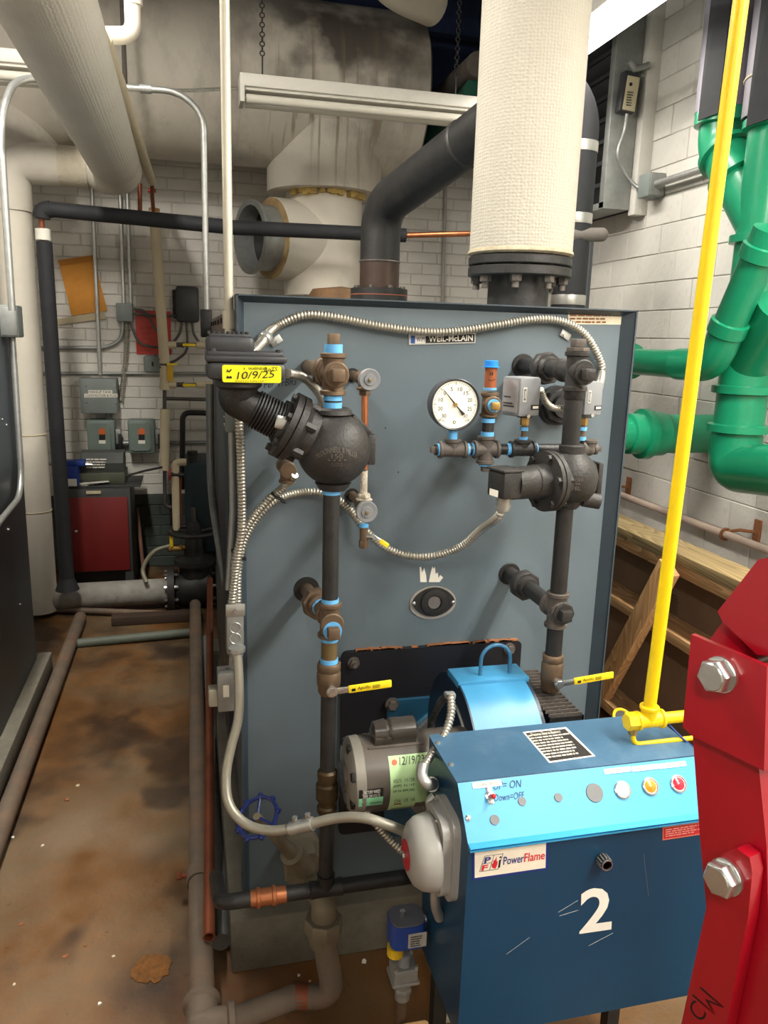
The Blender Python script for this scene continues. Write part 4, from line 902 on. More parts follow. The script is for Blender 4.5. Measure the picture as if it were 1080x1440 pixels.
MB().tube([gg(512, 662), gg(511, 705)], .0085, 12).hexp(gg(512, 694), gg(512, 700), .015).box(gg(512, 702), (.035, .02, .004), None, .001).o('corroded_tube', mat('white_scale', '#cfc6b4', .9, var=.25, scale=40, bump=.6, bscale=120), gc)
MB().cyl(gg(511.5, 741), gg(511.5, 737), .011, 14).o('thread_tape', tape, gc)
MB().tube([gg(511.5, 770), gg(511.5, 740)], .0095, 14).hexp(gg(511.5, 770), gg(511.5, 760), .012).o('drain_cock', bronze, gc)
c0 = gg(512, 754); MB().cyl(c0, c0+RT*.02+FR*.01, .006, 10).o('cock_stem', chrome, gc)
a, b2 = P(522, 752, Y=yg-.03), P(546, 768, Y=yg-.05); d_ = (b2-a).normalized(); R = Matrix((d_, BK, d_.cross(BK))).transposed()
MB().box((a+b2)/2, ((b2-a).length, .003, .010), R, .001).o('lever', chrome, gc); MB().box(a.lerp(b2, .75), ((b2-a).length*.5, .006, .012), R, .002).o('lever_grip', yellow_vinyl, gc)
# ---------------------------------------------------------------- gauge manifold
ym = 1.63; mm_ = lambda x, y: P(x, y, Y=ym); mz = mm_(683, 632).z; mr = .0125
mf = T('control_manifold', 'row of pipe fittings with blue thread tape across the boiler front', 'pipe fittings', mm_(683, 660))
mk = lambda x: V((mm_(x, 632).x, ym, mz))
MB().fitting(mk(636), [(LF, .032), (RT, .032), (UP, .024)], mr*1.15).o('pipe_tee', dusty, mf)
MB().fitting(mk(683), [(LF, .030), (RT, .030), (UP, .030), (DN, .032)], mr*1.2).o('pipe_cross', dusty, mf)
MB().fitting(mk(734), [(LF, .030), (RT, .030), (UP, .022)], mr*1.15).o('pipe_tee', castiron, mf)
MB().tube([mk(612), mk(828)], mr, 14).o('header', iron, mf)
MB().tube([mk(683), V((mk(683).x+.09, D, mz))], mr, 12).o('header_feed', iron, mf)
for (x0, x1) in ((614.5, 617.5), (654.5, 659), (663, 667.5), (712, 718), (750.5, 754)): MB().cyl(mk(x0), mk(x1), mr*1.12).o('thread_tape', tape, mf)
b = MB(); sqplug(b, mk(614), LF, .014, .014); b.o('pipe_plug', dusty, mf)
MB().cyl(mk(683)+DN*.031, mk(683)+DN*.037, mr*1.12).o('thread_tape', tape, mf)
b = MB(); sqplug(b, mk(683)+DN*.036, DN, .015, .014); b.o('pipe_plug', dusty, mf)
b = MB().fitting(mk(828), [(LF, .02), (UP, .022)], mr*1.15); b.cyl(mk(834), mk(838), mr*1.1); sqplug(b, mk(838), RT, .012, .012); b.o('pipe_tee', dusty, mf)
vx_ = mk(683).x+.002; vv_ = lambda y: V((vx_, ym, mm_(686, y).z))
MB().cyl(vv_(607), vv_(590), mr*1.05).o('nipple', iron, mf)
MB().cyl(vv_(613), vv_(607), mr*1.2).o('thread_tape', tape, mf); MB().cyl(vv_(594), vv_(588), mr*1.2).o('thread_tape', tape, mf)
MB().fitting(vv_(569), [(UP, .027), (DN, .027), (FR, .026)], mr*1.2).o('pipe_tee', bronze, mf)
b = MB(); b.cyl(vv_(569)+FR*.024, vv_(569)+FR*.030, mr*1.15); b.o('thread_tape', tape, mf)
b = MB(); sqplug(b, vv_(569)+FR*.030, FR, .017, .014); b.o('pipe_plug', brass, mf)
rc = mat('red_brown_nipple', '#9c5836', .45, .3, var=.15, scale=14)
np2 = MB().cyl(vv_(548), vv_(512), mr*1.05).o('red_nipple', rc, mf)
MB().cyl(vv_(548), vv_(545), mr*1.15).o('thread_tape', tape, mf)
MB().lathe(vv_(516.5), UP, [(0, mr*1.5), (.002, mr*1.5), (.003, mr*1.2), (.014, mr*1.17), (.015, mr*1.0)], 22).o('thread_cap', capblue, mf)
fy = ym-mr*1.05
for dx2 in (-.0030, .0018): MB().box(V((vx_+dx2-.003, fy-.0006, vv_(525).z)), (.0022, .0016, .007), None, .0006).o('marker_eye', ink, mf)
MB().tube(spline([V((vx_-.009, fy+.0028, vv_(533).z)), V((vx_-.004, fy-.0003, vv_(535).z)), V((vx_+.001, fy-.0006, vv_(534).z)), V((vx_+.006, fy+.0008, vv_(532.5).z))], 4), .0007, 5).o('marker_smile', ink, mf)
# pressure gauge
pg = mm_(636.5, 568)+FR*.005; rg = m(36, pg)
ga = T('pressure_gauge', 'round white-faced compound pressure gauge with black rim', 'gauge', pg+DN*(rg+.03))
MB().lathe(pg+BK*.022, FR, [(0, rg*.85), (.004, rg*.97), (.024, rg), (.036, rg*1.01), (.038, rg*.97), (.036, rg*.92), (.032, rg*.91)], 48).o('case', plastic_black, ga)
fc = MB().lathe(pg+FR*.011, FR, [(0, rg*.92), (.001, rg*.92)], 48).o('dial_face', mat('dial_cream', '#f1eedd', .45, var=.01), ga)
fo = pg+FR*.0122
def pol(t, r): return fo+V((math.sin(t)*r*rg, 0, math.cos(t)*r*rg))
tk_ = MB()
for i in range(61):
    t = math.radians(-135+270*i/60); big = i % 10 == 0; mid_ = i % 5 == 0
    r0_ = .76 if big else (.79 if mid_ else .82); wdt = .010 if big else .006
    n_ = V((math.cos(t), 0, -math.sin(t)))*wdt*rg; tk_.prism([pol(t, r0_)-n_, pol(t, r0_)+n_, pol(t, .88)+n_, pol(t, .88)-n_], FR*.0003)
q = tk_.o('scale_marks', ink, fc); q['kind'] = 'stuff'
for (s_, t) in (('30', -135), ('20', -105), ('10', -73), ('0', -45), ('5', -16), ('10', 16), ('15', 44), ('20', 73), ('25', 105), ('30', 135)):
    c0 = pol(math.radians(t), .62); hh = rg*.075; ww = hh*.62*len(s_); text(s_, c0+V((-ww, 0, -hh)), c0+V((ww, 0, -hh)), c0+V((-ww, 0, hh)), ink, fc, 'lettering', .0004)
for s_, t, r_ in (('IN HG', -139, .82), ('PSI', 141, .80)):
    c0 = pol(math.radians(t), r_); hh = rg*.035; ww = hh*.7*len(s_); text(s_, c0+V((-ww, 0, -hh)), c0+V((ww, 0, -hh)), c0+V((-ww, 0, hh)), ink, fc, 'lettering', .0004)
c0 = pol(PI, .68); MB().torus(c0, FR, rg*.05, .0007, 16, 5).o('maker_mark', ink, fc)
t = math.radians(-42); d_ = V((math.sin(t), 0, math.cos(t))); n_ = V((d_.z, 0, -d_.x)); oo = fo+FR*.003
MB().prism([oo-d_*rg*.08-n_*.002, oo+d_*rg*.80-n_*.0004, oo+d_*rg*.80+n_*.0004, oo-d_*rg*.08+n_*.002], FR*.0006).prism([oo-n_*.0012, oo+n_*.0012, oo-d_*rg*.25+n_*.0015, oo-d_*rg*.52+n_*.004, oo-d_*rg*.52-n_*.004, oo-d_*rg*.25-n_*.0015], FR*.0008).o('pointer', ink, ga)
MB().cyl(oo+BK*.003, oo+FR*.003, .004, 16).o('pointer_hub', brass, ga)
g0 = V((mk(636).x, ym, pg.z-rg-.004)); MB().hexp(g0, g0+UP*.016, .009, 4, .78).o('stem', bronze, ga); MB().cyl(mk(636)+UP*.02, g0+UP*.002, .010).o('thread_tape', tape, ga)
# pressure controllers
def pressurestat(xc, label, Yp, x0, x1, y0, y1, fx):
    a = P(x0, y1, Y=Yp); b2 = P(x1, y0, Y=Yp); w_ = b2.x-a.x; h_ = b2.z-a.z; dd = .060
    R = Matrix.Rotation(math.radians(20), 3, 'Z'); c = V(((a.x+b2.x)/2, Yp+dd/2, (a.z+b2.z)/2))
    e = T('pressure_controller', label, 'pressure control', c+DN*h_/2)
    cs = MB().box(c, (w_, dd, h_), R, .006).o('case', plastic_grey, e)
    F_ = lambda u, v: c+R@V((w_*(u-.5), -dd/2, h_*(v-.5)))
    MB().prism([F_(.12, .38), F_(.30, .38), F_(.30, .75), F_(.12, .75)], R@FR*.0012).o('setting_frame', mat('pale_frame', '#b9b7b0', .5), cs)
    MB().prism([F_(.16, .42), F_(.26, .42), F_(.26, .71), F_(.16, .71)], R@FR*.0016).o('setting_window', mat('dark_window', '#5a5b5c', .3), cs)
    MB().prism([F_(.195, .47), F_(.215, .47), F_(.215, .66), F_(.195, .66)], R@FR*.0022).o('setting_pointer', white_ink, cs)
    MB().prism([F_(.55, .17), F_(.93, .17), F_(.93, .30), F_(.55, .30)], R@FR*.0012).o('brand_plate', ink, cs)
    MB().prism([F_(.62, .205), F_(.89, .205), F_(.89, .27), F_(.62, .27)], R@FR*.0018).o('brand_print', white_ink, cs)
    S_ = lambda u, v: c+R@V((-w_/2, -dd*(u-.5)*-1, h_*(v-.5)))
    S2 = lambda u, v: c+R@V((-w_/2, dd*(.5-u), h_*(v-.5)))
    sl_ = sheet(S2(.12, .1), S2(.88, .1), S2(.12, .92), .0008).o('side_label', mat('grey_label', '#9a9796', .5), cs)
    L2 = lambda u, v: S2(u, v)+R@LF*.0009
    dashes(L2(.16, .22), L2(.84, .22), L2(.16, .36), 2, ink, sl_, lift=.0008, seed=2); dashes(L2(.16, .46), L2(.7, .46), L2(.16, .52), 1, ink, sl_, lift=.0008, seed=4)
    MB().cyl(F_(.42, .02), F_(.42, .02)+FR*.006, .004, 10).o('screw', chrome, e)
    nx = mk(fx).x; zb_ = a.z
    MB().cyl((nx, ym, zb_-.004), (nx, ym, zb_+.004), .018, 18).o('diaphragm', iron, e)
    MB().hexp((nx, ym, zb_-.022), (nx, ym, zb_-.002), .010).o('brass_neck', brass, e)
    MB().cyl((nx, ym, mz+.02), (nx, ym, zb_-.020), .006, 12).o('nipple', bronze, e)
    for z_ in (zb_-.030, mz+.024): MB().cyl((nx, ym, z_-.004), (nx, ym, z_+.004), .0095, 16).o('thread_tape', tape, e)
    return e
pressurestat(735, 'grey pressure control box beside the white-faced gauge', ym-.028, 720, 761, 531, 586, 735)
pressurestat(818, 'grey pressure control box half hidden behind the right vertical pipe', ym-.01, 812, 849, 537, 585, 817)
# ---------------------------------------------------------------- right float control
yr = 1.55; r_ = lambda x, y: P(x, y, Y=yr); xr = r_(799, 660).x; zr = lambda y: r_(798, y).z; ar = lambda z: V((xr, yr, z))
rw = T('pump_controller', 'dark cast-iron level control with side motor box on the right vertical pipe', 'boiler control', ar(zr(965)))
PR2 = .0195; tz2 = zr(522)
MB().fitting(ar(tz2), [(UP, .042), (DN, .042), (FR, .036), (BK, .06)], PR2).o('pipe_cross', castiron, rw)
b = MB(); union(b, ar(tz2)+BK*.12, BK, PR2, .06); b.o('union', castiron, rw); MB().tube([ar(tz2)+BK*.05, V((xr, D+.02, tz2))], PR2, 16).o('nipple', iron, rw)
b = MB(); b.hexp(ar(tz2+.042), ar(tz2+.05), PR2*1.3, 8); sqplug(b, ar(tz2+.05), UP, .026, .018); b.o('pipe_plug', dusty, rw)
b = MB(); b.cyl(ar(tz2-.004)+FR*.034, ar(tz2-.004)+FR*.044, PR2*1.15); sqplug(b, ar(tz2-.004)+FR*.044, FR, .024, .022); b.o('pipe_plug', castiron, rw)
bz = zr(672); MB().tube([ar(zr(640)), ar(tz2-.035)], PR2, 20).lathe(ar(tz2-.06), UP, [(0, PR2*1.02), (.003, PR2*1.12), (.018, PR2*1.12)], 20).o('upper_pipe', iron, rw)
k = m(1, ar(bz)); bcx = ar(bz)+V((.006, 0, 0))
bd_ = MB().lathe(bcx+DN*.068, UP, [(0, .020), (.008, .027), (.018, .029), (.024, .045), (.045, .058), (.075, .061), (.10, .054), (.118, .036), (.124, .029), (.140, .029), (.143, .024)], 40)
bd_.cyl(bcx+V((.03, -.01, -.045)), bcx+V((.066, -.02, -.05)), .018, 18).box(bcx+V((.062, 0, .0)), (.012, .045, .07), None, .003)
bdo = bd_.o('float_chamber', castiron, rw)
cd_ = (EYE-bcx).normalized(); u = UP.cross(cd_).normalized(); w3 = cd_.cross(u)
def on_body(uc, vc_, w_, h):
    def f(a_, c_):
        x = (a_-.5)*w_+uc; z = (c_-.5)*h+vc_; return bcx+u*(math.sin(x/.062)*.0625)+cd_*(math.cos(x/.062)*.0625)+UP*z
    return f
text('CUT-OFF', (0,0,0), (1,0,0), (0,1,0), emb, bdo, 'raised_lettering', curve=on_body(.008, -.004, .040, .008))
text('LEVEL', (0,0,0), (1,0,0), (0,1,0), emb, bdo, 'raised_lettering', curve=on_body(.008, -.022, .032, .008))
text('-', (0,0,0), (1,0,0), (0,1,0), emb, bdo, 'raised_lettering', curve=on_body(.008, -.012, .030, .002))
al = (P(700, 677, Y=yr-.045)-bcx); al.z *= .4; al.normalize(); u, w2, _ = frame(al)
MB().lathe(bcx+DN*.004, al, [(.02, .05), (.050, .052), (.052, .066), (.062, .066), (.0625, .063), (.0645, .063), (.065, .066), (.074, .066), (.076, .046)], 40).o('flange', castiron, rw)
for i in range(6):
    t = 2*PI*i/6+.2; c0 = bcx+DN*.004+al*.072+(u*math.cos(t)+w2*math.sin(t))*.056; MB().hexp(c0+al*-.03, c0+al*.010, .008).o('bolt', castiron, rw)
MB().lathe(bcx+DN*.004, al, [(.074, .040), (.082, .037), (.10, .0365), (.101, .0375), (.104, .0375), (.105, .0355), (.156, .035)], 32).o('motor_barrel', castiron, rw)
mb_ = bcx+DN*.004+al*.176; R = Matrix((al, UP.cross(al).normalized(), UP)).transposed()
MB().box(mb_, (.046, .060, .056), R, .004).o('switch_box', iron, rw); MB().box(mb_+UP*.031, (.052, .064, .006), R, .002).o('switch_lid', castiron, rw)
MB().box(mb_+al*.026+DN*.018, (.001, .03, .014), R).o('white_sticker', paper, rw)
mbot = mb_+DN*.03
tz3 = zr(856)
MB().tube([ar(tz3), ar(bz-.06)], PR2*.97, 20).o('lower_pipe', iron, rw)
MB().fitting(ar(tz3), [(UP, .042), (DN, .042), (FR, .03), (BK, .04)], PR2).o('pipe_cross', dusty, rw)
b = MB(); union(b, ar(tz3)+BK*.15, BK, PR2, .065); b.o('union', castiron, rw); MB().tube([ar(tz3)+BK*.03, V((xr, D+.02, tz3))], PR2, 16).o('nipple', iron, rw)
b = MB(); b.hexp(ar(tz3)+FR*.03, ar(tz3)+FR*.036, PR2*1.35, 8); sqplug(b, ar(tz3)+FR*.036, FR, .026, .018); b.o('pipe_plug', castiron, rw)
MB().tube([ar(zr(925)), ar(tz3-.03)], PR2*.97, 20).o('lower_pipe', iron, rw)
ball_valve(rw, ar(0), zr(968), zr(918), V((0, 0, zr(950))), P(862, 949, Y=yr-.04), None, 0)
for (x, y) in ((0, tz2), (0, tz3)): MB().lathe(V((xr, D-.002, y)), FR, [(0, .03), (.002, .028)], 24).o('panel_hole', ink, rw)
# black flanged plug behind
c0 = P(783, 570, Y=D-.01); one(MB().hexp(c0, c0+FR*.03, .045, 8).cyl(c0+BK*.01, c0+FR*.01, .05).lathe(c0+FR*.03, FR, [(0, .03), (.015, .028)], 20), 'boiler_plug', iron, 'large black plug in the boiler front behind the right vertical pipe', 'plug')
# ---------------------------------------------------------------- armored cables on the boiler front
s_ = lambda x, y, Y=D-.018: P(x, y, Y=Y)
c1 = T('armored_cable', 'long armored cable arched along the top of the boiler front', 'cable', s_(600, 465))
MB().flex([s_(352, 498, 1.55), s_(366, 484, 1.70), s_(384, 462), s_(425, 443.5), s_(470, 446), s_(530, 458), s_(590, 466), s_(640, 466), s_(700, 457), s_(750, 449), s_(790, 452), s_(822, 470), s_(843, 505), s_(846, 525), s_(842, 545, 1.74)], .0098).o('sheath', bxsteel, c1)
for (x, y, rz) in ((383, 470, -.6), (800, 463, .5)):
    c0 = s_(x, y, D-.004); MB().box(c0+V((.008*(1 if x < 500 else -1), 0, -.014)), (.028, .003, .018), Matrix.Rotation(rz, 3, 'Y'), .001).cyl(c0+V((.012*(1 if x < 500 else -1), 0, -.016)), c0+V((.012*(1 if x < 500 else -1), -.006, -.016)), .004, 10).o('strap', galv, c1)
MB().lathe(s_(371, 478, 1.73), s_(383, 463)-s_(371, 478, 1.73), [(0, .012), (.004, .015), (.022, .015), (.026, .012)], 18).o('connector', galv, c1)
one(MB().flex([P(404, 525, Y=hb.y), P(425, 530, Y=1.55), P(443, 546, Y=1.62), P(453, 562, Y=1.68), P(452, 575, Y=1.72)], .0085), 'armored_cable', bxsteel, 'short armored cable from the control head down behind the pipe cross', 'cable')
c2 = T('armored_cable', 'armored cable looping low across the boiler front to the level control', 'cable', s_(600, 780))
MB().flex([s_(334, 850, 1.72), s_(336, 790, 1.73), s_(352, 742, 1.75), s_(385, 705, 1.77), s_(425, 692), s_(462, 696), s_(490, 715), s_(520, 752, 1.77), s_(555, 776, 1.77), s_(600, 783, 1.75), s_(645, 770, 1.70), s_(676, 745, 1.63), mbot+DN*.045+V((-.006, .012, 0)), mbot+DN*.01], .0092).o('sheath', bxsteel, c2)
MB().lathe(mbot+DN*.028, UP, [(0, .013), (.006, .0155), (.024, .0155), (.03, .017)], 18).box(mbot+DN*.018, (.03, .012, .006)).o('connector', galv, c2)
one(MB().flex([s_(329, 850, 1.71), s_(331, 790, 1.72), s_(345, 745, 1.74), s_(372, 708, 1.75), s_(400, 684, 1.74), s_(415, 668, 1.70)], .0092), 'armored_cable', bxsteel, 'armored cable curving from the lower conduit box up behind the round float', 'cable')
one(MB().flex([s_(326, 850, 1.70), s_(333, 790, 1.69), s_(340, 740, 1.68), s_(339, 660, 1.68), s_(336, 585, 1.70)], .0092), 'armored_cable', bxsteel, 'armored cable rising straight along the boiler edge below the control head', 'cable')
for (x, y) in ((392, 700), (336, 780)): c0 = s_(x, y, 1.74); one(MB().torus(c0, V((.6, 0, .8)), .019, .0025, 18, 6), 'cable_tie', ink, 'black cable tie round the bundled armored cables' if x < 350 else 'black cable tie where two armored cables part below the float', 'cable tie')
one(MB().fitting(s_(404, 660, 1.72), [(BK, .06), (DN, .03), (FR, .02)], .014), 'pipe_tee', bronze, 'small rusty tee poking out behind the round float', 'pipe fitting')
one(MB().flex([P(760, 548, Y=1.64), P(768, 566, Y=1.66), P(780, 574, Y=1.68), P(800, 573, Y=1.70), P(822, 566, Y=1.70)], .0075), 'armored_cable', bxsteel, 'short armored cable linking the two grey pressure controls', 'cable')
# conduit body and lower conduit
eb = P(330, 885, Y=1.66)
cb = T('conduit_box', 'galvanized conduit box where three armored cables enter', 'conduit box', eb+DN*.06)
MB().box(P(330, 886, Y=1.68), (.038, .05, m(62, eb)), None, .004).o('body', galv_dull, cb)
MB().box(P(331, 858, Y=1.655), (.042, .006, .028), None, .002).o('clamp_plate', galv, cb); c0 = P(331, 858, Y=1.65); MB().cyl(c0, c0+FR*.006, .004, 10).o('screw', chrome, cb)
for y in (883, 898): c0 = P(331, y, Y=1.654); MB().torus(c0, FR, .012, .0012, 20, 5).o('knockout', galv, cb)
cl_ = T('conduit', 'thick pale conduit sweeping down from the conduit box to the alarm bell', 'conduit', P(330, 1160, Y=1.5))
cp = [P(333, 912, Y=1.64), P(336, 960, Y=1.62), P(335, 1010, Y=1.60), P(325, 1050, Y=1.58), P(318, 1090, Y=1.56), P(322, 1130, Y=1.53), P(345, 1158, Y=1.50), P(380, 1168, Y=1.47), P(420, 1163, Y=1.44), P(470, 1151, Y=1.40), P(510, 1150, Y=1.36), P(545, 1160, Y=1.34), P(575, 1172, Y=1.34)]
MB().tube(spline(cp, 8), .0105, 16).o('tube', mat('weathered_conduit', '#a09c8e', .42, .45, var=.1, scale=14), cl_)
d_ = (cp[9]-cp[8]).normalized(); c0 = cp[8]-d_*.02
MB().cyl(c0, c0+d_*.055, .0145, 18).o('coupling', galv, cl_)
for k in (.01, .042): MB().cyl(c0+d_*k, c0+d_*k+UP*.024, .0035, 8).cyl(c0+d_*k+UP*.02, c0+d_*k+UP*.026, .006, 10).o('set_screw', chrome, cl_)
MB().lathe(P(333, 914, Y=1.64)+UP*.006, DN, [(0, .019), (.008, .019), (.009, .014), (.02, .013)], 18).o('connector', galv, cl_)
ub = P(315, 968, Y=1.80)
uo = T('utility_box', 'grey utility box with a small square transformer on the boiler edge', 'electrical box', ub+DN*.05)
MB().box(P(319, 968, Y=1.79), (.045, .05, .10), None, .004).o('body', galv_dull, uo)
MB().box(P(302, 978, Y=1.79), (.03, .035, .045), None, .004).o('transformer', mat('beige_box', '#a9a392', .5), uo)
MB().box(P(318, 972, Y=1.764), (.014, .001, .03)).o('white_sticker', paper, uo)
MB().tube([P(326, 945, Y=1.8), P(328, 915, Y=1.75)], .009, 10).o('nipple', galv, uo)
# ================================================================== burner
Yf = 1.15; c_ = P(659, 1194, Y=Yf); X0 = c_.x; zs = c_.z; rdg = P(643, 1101, X=X0); Yr, zr_ = rdg.y, rdg.z; Yb = P(604, 1037, X=X0).y
X1 = P(1012, 1150, Y=Yf).x; zb0 = P(967, 1400, Y=Yf).z
bu = T('burner', 'blue gas burner with control cabinet, blower housing and motor in front of the boiler', 'burner', ((X0+X1)/2, Yf+.2, zb0))
prof = [(Yf, zb0), (Yb, zb0), (Yb, zr_), (Yr, zr_), (Yf, zs)]
cabn = MB().prism([(X0, y, z) for y, z in prof], (X1-X0, 0, 0)).o('control_cabinet', blue_dark, bu, 'dark blue control cabinet numbered 2')
MB().bx(X0-.001, X1+.001, Yr, Yb+.004, zr_, zr_+.002).o('top_cover', blue_top, cabn)
pn = V((0, zs-zr_, -(Yf-Yr))).normalized(); pn = pn if pn.z > 0 else -pn      # normal of sloping panel
pd = V((0, Yr-Yf, zr_-zs)).normalized()
so = V((X0, Yf, zs)); SL = (V((X0, Yr, zr_))-so).length
MB().prism([so+pd*.008, so+pd*.008+RT*(X1-X0), so+pd*(SL-.001)+RT*(X1-X0), so+pd*(SL-.001)], pn*.0015).o('sloping_panel', blue_panel, cabn, 'bright blue sloping control panel')
MB().prism([so+pn*.0, so+pn*.010+FR*.004, so+pd*.010+pn*.0], RT*(X1-X0)).bx(X0, X1, Yf-.009, Yf, zs-.002, zs+.001).o('panel_lip', blue_panel, cabn)
S = lambda x, y, k=.0016: PL(x, y, so+pn*k, pn)
# pilot lamps and plugs
def disc(c, r, mt, name, par, h=.002, n=24, dome=False):
    b = MB()
    if dome: b.lathe(c, pn, [(0, r), (h*.5, r*.92), (h*.85, r*.6), (h, r*.05)], n)
    else: b.lathe(c, pn, [(0, r), (h, r*.96)], n)
    return b.o(name, mt, par)
for (x, y, hx, nm) in ((875, 1111, '#e8e2d2', 'white'), (914, 1106, '#f08a1c', 'amber'), (953.5, 1102.5, '#d81f35', 'red')):
    c0 = S(x, y); rr = m(12.2, c0); bz_ = MB().lathe(c0, pn, [(0, rr), (.003, rr), (.004, rr*.86), (.002, rr*.80)], 28).o('pilot_lamp', chrome, cabn, nm+' pilot lamp in a chrome bezel')
    disc(c0, rr*.76, mat(nm+'_lens', hx, .25, var=.02, coat=.5), 'lens', bz_, .006, 24, True)
for (x, y, r) in ((836, 1115, 13), (785, 1121.5, 6), (734, 1127, 6), (695.5, 1153, 7)): c0 = S(x, y); disc(c0, m(r, c0), mat('grey_hole_plug', '#5b5d5e', .4), 'hole_plug', cabn, .002)
for (x, y) in ((658, 1150.5),): c0 = S(x, y); disc(c0, m(4.5, c0), chrome, 'screw', cabn, .003, 14, True)
for (x, y) in ((616, 1045), (634.5, 1075.5)): c0 = P(x, y, Z=zr_+.002); MB().lathe(c0, UP, [(0, .0055), (.002, .005), (.003, .002)], 12).o('screw', chrome, cabn)
def slabel(s_, x0, y0, x1, y1, h, fs=None):    # white engraved strip on the panel: bottom-left, bottom-right pixels and height
    a, b2 = S(x0, y0), S(x1, y1); u = b2-a; u.y = u.z = 0; b2 = a+u; t_ = a+pd*h
    l_ = sheet(a, b2, t_, .0012).o('engraved_label', paper, cabn, 'white label reading '+s_)
    n0 = pn*.0013; text(s_, a+u*.14+pd*h*.28+n0, a+u*.86+pd*h*.28+n0, a+u*.14+pd*h*.72+n0, mat('label_grey_print', '#55534e', .6), l_, 'lettering', .0004)
slabel('CONTROL', 665, 1109.5, 706, 1106, .011)
slabel('POWER ON', 850.5, 1089, 888, 1085.5, .0095); slabel('MAIN FUEL', 889.5, 1085.3, 926.5, 1081.5, .0095); slabel('FLAME FAILURE', 927.5, 1081.3, 965.5, 1077.5, .0095)
mk_ = mat('marker_pen', '#1a3a5c', .6)
text('UP= ON', S(694, 1111), S(733, 1107), S(694, 1100), mk_, cabn, 'handwriting', .0008, .1)
text('Down=OFF', S(695, 1127), S(737, 1123), S(695, 1117), mk_, cabn, 'handwriting', .0008, .1)
tg = S(689, 1119); MB().lathe(tg, pn, [(0, .0095), (.002, .0095), (.003, .006), (.006, .005)], 20).box(tg+pn*.0005, (.011, .03, .0015), Matrix((RT, pd, pn)).transposed(), .0005).o('switch_nut', chrome, cabn)
MB().tube([tg+pn*.004, tg+pn*.018-pd*.004], [.003, .0045], 12).ball(tg+pn*.019-pd*.004, .0048, 12).o('toggle', mat('red_toggle', '#c4212b', .35), cabn)
# rating plate on the cover
tp = lambda x, y: P(x, y, Z=zr_+.002); a, b2, t_ = tp(773, 1072.5), tp(837, 1064), tp(735, 1028)
rp_ = MB().prism([tp(772, 1073), tp(837, 1063.5), tp(796, 1023), tp(735, 1030)], UP*.001).o('rating_plate', paper, cabn, 'black and silver rating plate')
tq = lambda x, y: P(x, y, Z=zr_+.0031)
MB().prism([tq(773.5, 1070.5), tq(833, 1062), tq(794.5, 1025), tq(739, 1031)], UP*.0004).o('plate_field', mat('plate_black', '#2a2624', .5), rp_)
lo, hi = tq(770.5, 1067.5), tq(741.5, 1033.5); lr, hr = tq(828.5, 1059.5), tq(793, 1027.5)
dashes(lo, lr, hi, 9, mat('plate_silver', '#c9c2b2', .5), rp_, lift=.0007, seed=21, fill=.98)
text('Power Flame Burner', tq(749, 1036), tq(790, 1031), tq(745.5, 1031.5), mat('plate_silver', '#c9c2b2', .5), rp_, 'lettering', .0012)
# badges on the front
f2 = lambda x, y, k=0.: P(x, y, Y=Yf-k)
bd2 = sheet(f2(664.5, 1238), f2(770.5, 1222), f2(664.5, 1195), .001).o('maker_badge', mat('badge_navy', '#1b2f78', .45), cabn, 'white maker badge with navy border and flame logo')
fb = lambda x, y: P(x, y, Y=Yf-.0012)
bl2, br2, tl2 = fb(667.5, 1234.5), fb(767, 1219.5), fb(667.5, 1198.5)
sheet(bl2, V((br2.x, br2.y, bl2.z)), tl2, .0004).o('badge_field', mat('brushed_badge', '#e9dfcc', .4), bd2)
bx = lambda u, v: bl2+V((br2.x-bl2.x, 0, 0))*u+V((0, 0, tl2.z-bl2.z))*v+FR*.0005
nv, rd_ = mat('badge_blue_print', '#22307a', .5), mat('badge_red_print', '#cf2230', .5)
text('Power', bx(.385, .36), bx(.675, .36), bx(.385, .68), nv, bd2, 'lettering', .0006, bold=.012); text('Flame', bx(.68, .36), bx(.975, .36), bx(.68, .70), rd_, bd2, 'lettering', .0006, bold=.012)
fr_ = MB()
for (u0, v0, u1, v1) in ((.06, .22, .12, .80), (.12, .80, .375, .80), (.06, .22, .32, .22), (.32, .22, .375, .80), (.20, .22, .25, .80), (.09, .51, .225, .51)):
    p0, p1 = bx(u0, v0), bx(u1, v1); fr_.tube([p0, p1], .0005, 4)
fr_.o('logo_frame', ink, bd2)
text('P', bx(.115, .53), bx(.20, .53), bx(.125, .76), nv, bd2, 'logo_letter', .0007, bold=.03); text('F', bx(.085, .25), bx(.165, .25), bx(.095, .47), rd_, bd2, 'logo_letter', .0007, bold=.03)
MB().prism([bx(.235, .32), bx(.28, .26), bx(.30, .4), bx(.305, .55), bx(.29, .52), bx(.285, .72), bx(.265, .58), bx(.25, .62), bx(.245, .48), bx(.225, .45)], FR*.0007).o('logo_flame', rd_, bd2)
text('i', bx(.315, .28), bx(.345, .28), bx(.325, .72), ink, bd2, 'logo_letter', .0007)
two = text('2', f2(814.5, 1313), f2(859.5, 1306.5), f2(816, 1251), white_ink, cabn, 'number', .0008, bold=.022)
a, b2 = f2(814.5, 1313), f2(859.5, 1307)
kn = f2(846, 1207); MB().lathe(kn, FR, [(0, .0125), (.003, .0115), (.020, .0105), (.021, .0085), (.010, .008)], 24).o('peep_sleeve', iron, cabn)
for i in range(12): t = 2*PI*i/12; MB().box(kn+V((math.cos(t)*.0118, -.010, math.sin(t)*.0118)), (.0022, .014, .0022), Matrix.Rotation(-t, 3, 'Y')).o('knurl', galv_dull, cabn)
MB().lathe(kn+FR*.019, FR, [(0, .0108), (.003, .0108), (.003, .0092), (0, .009)], 24).o('sleeve_rim', chrome, cabn)
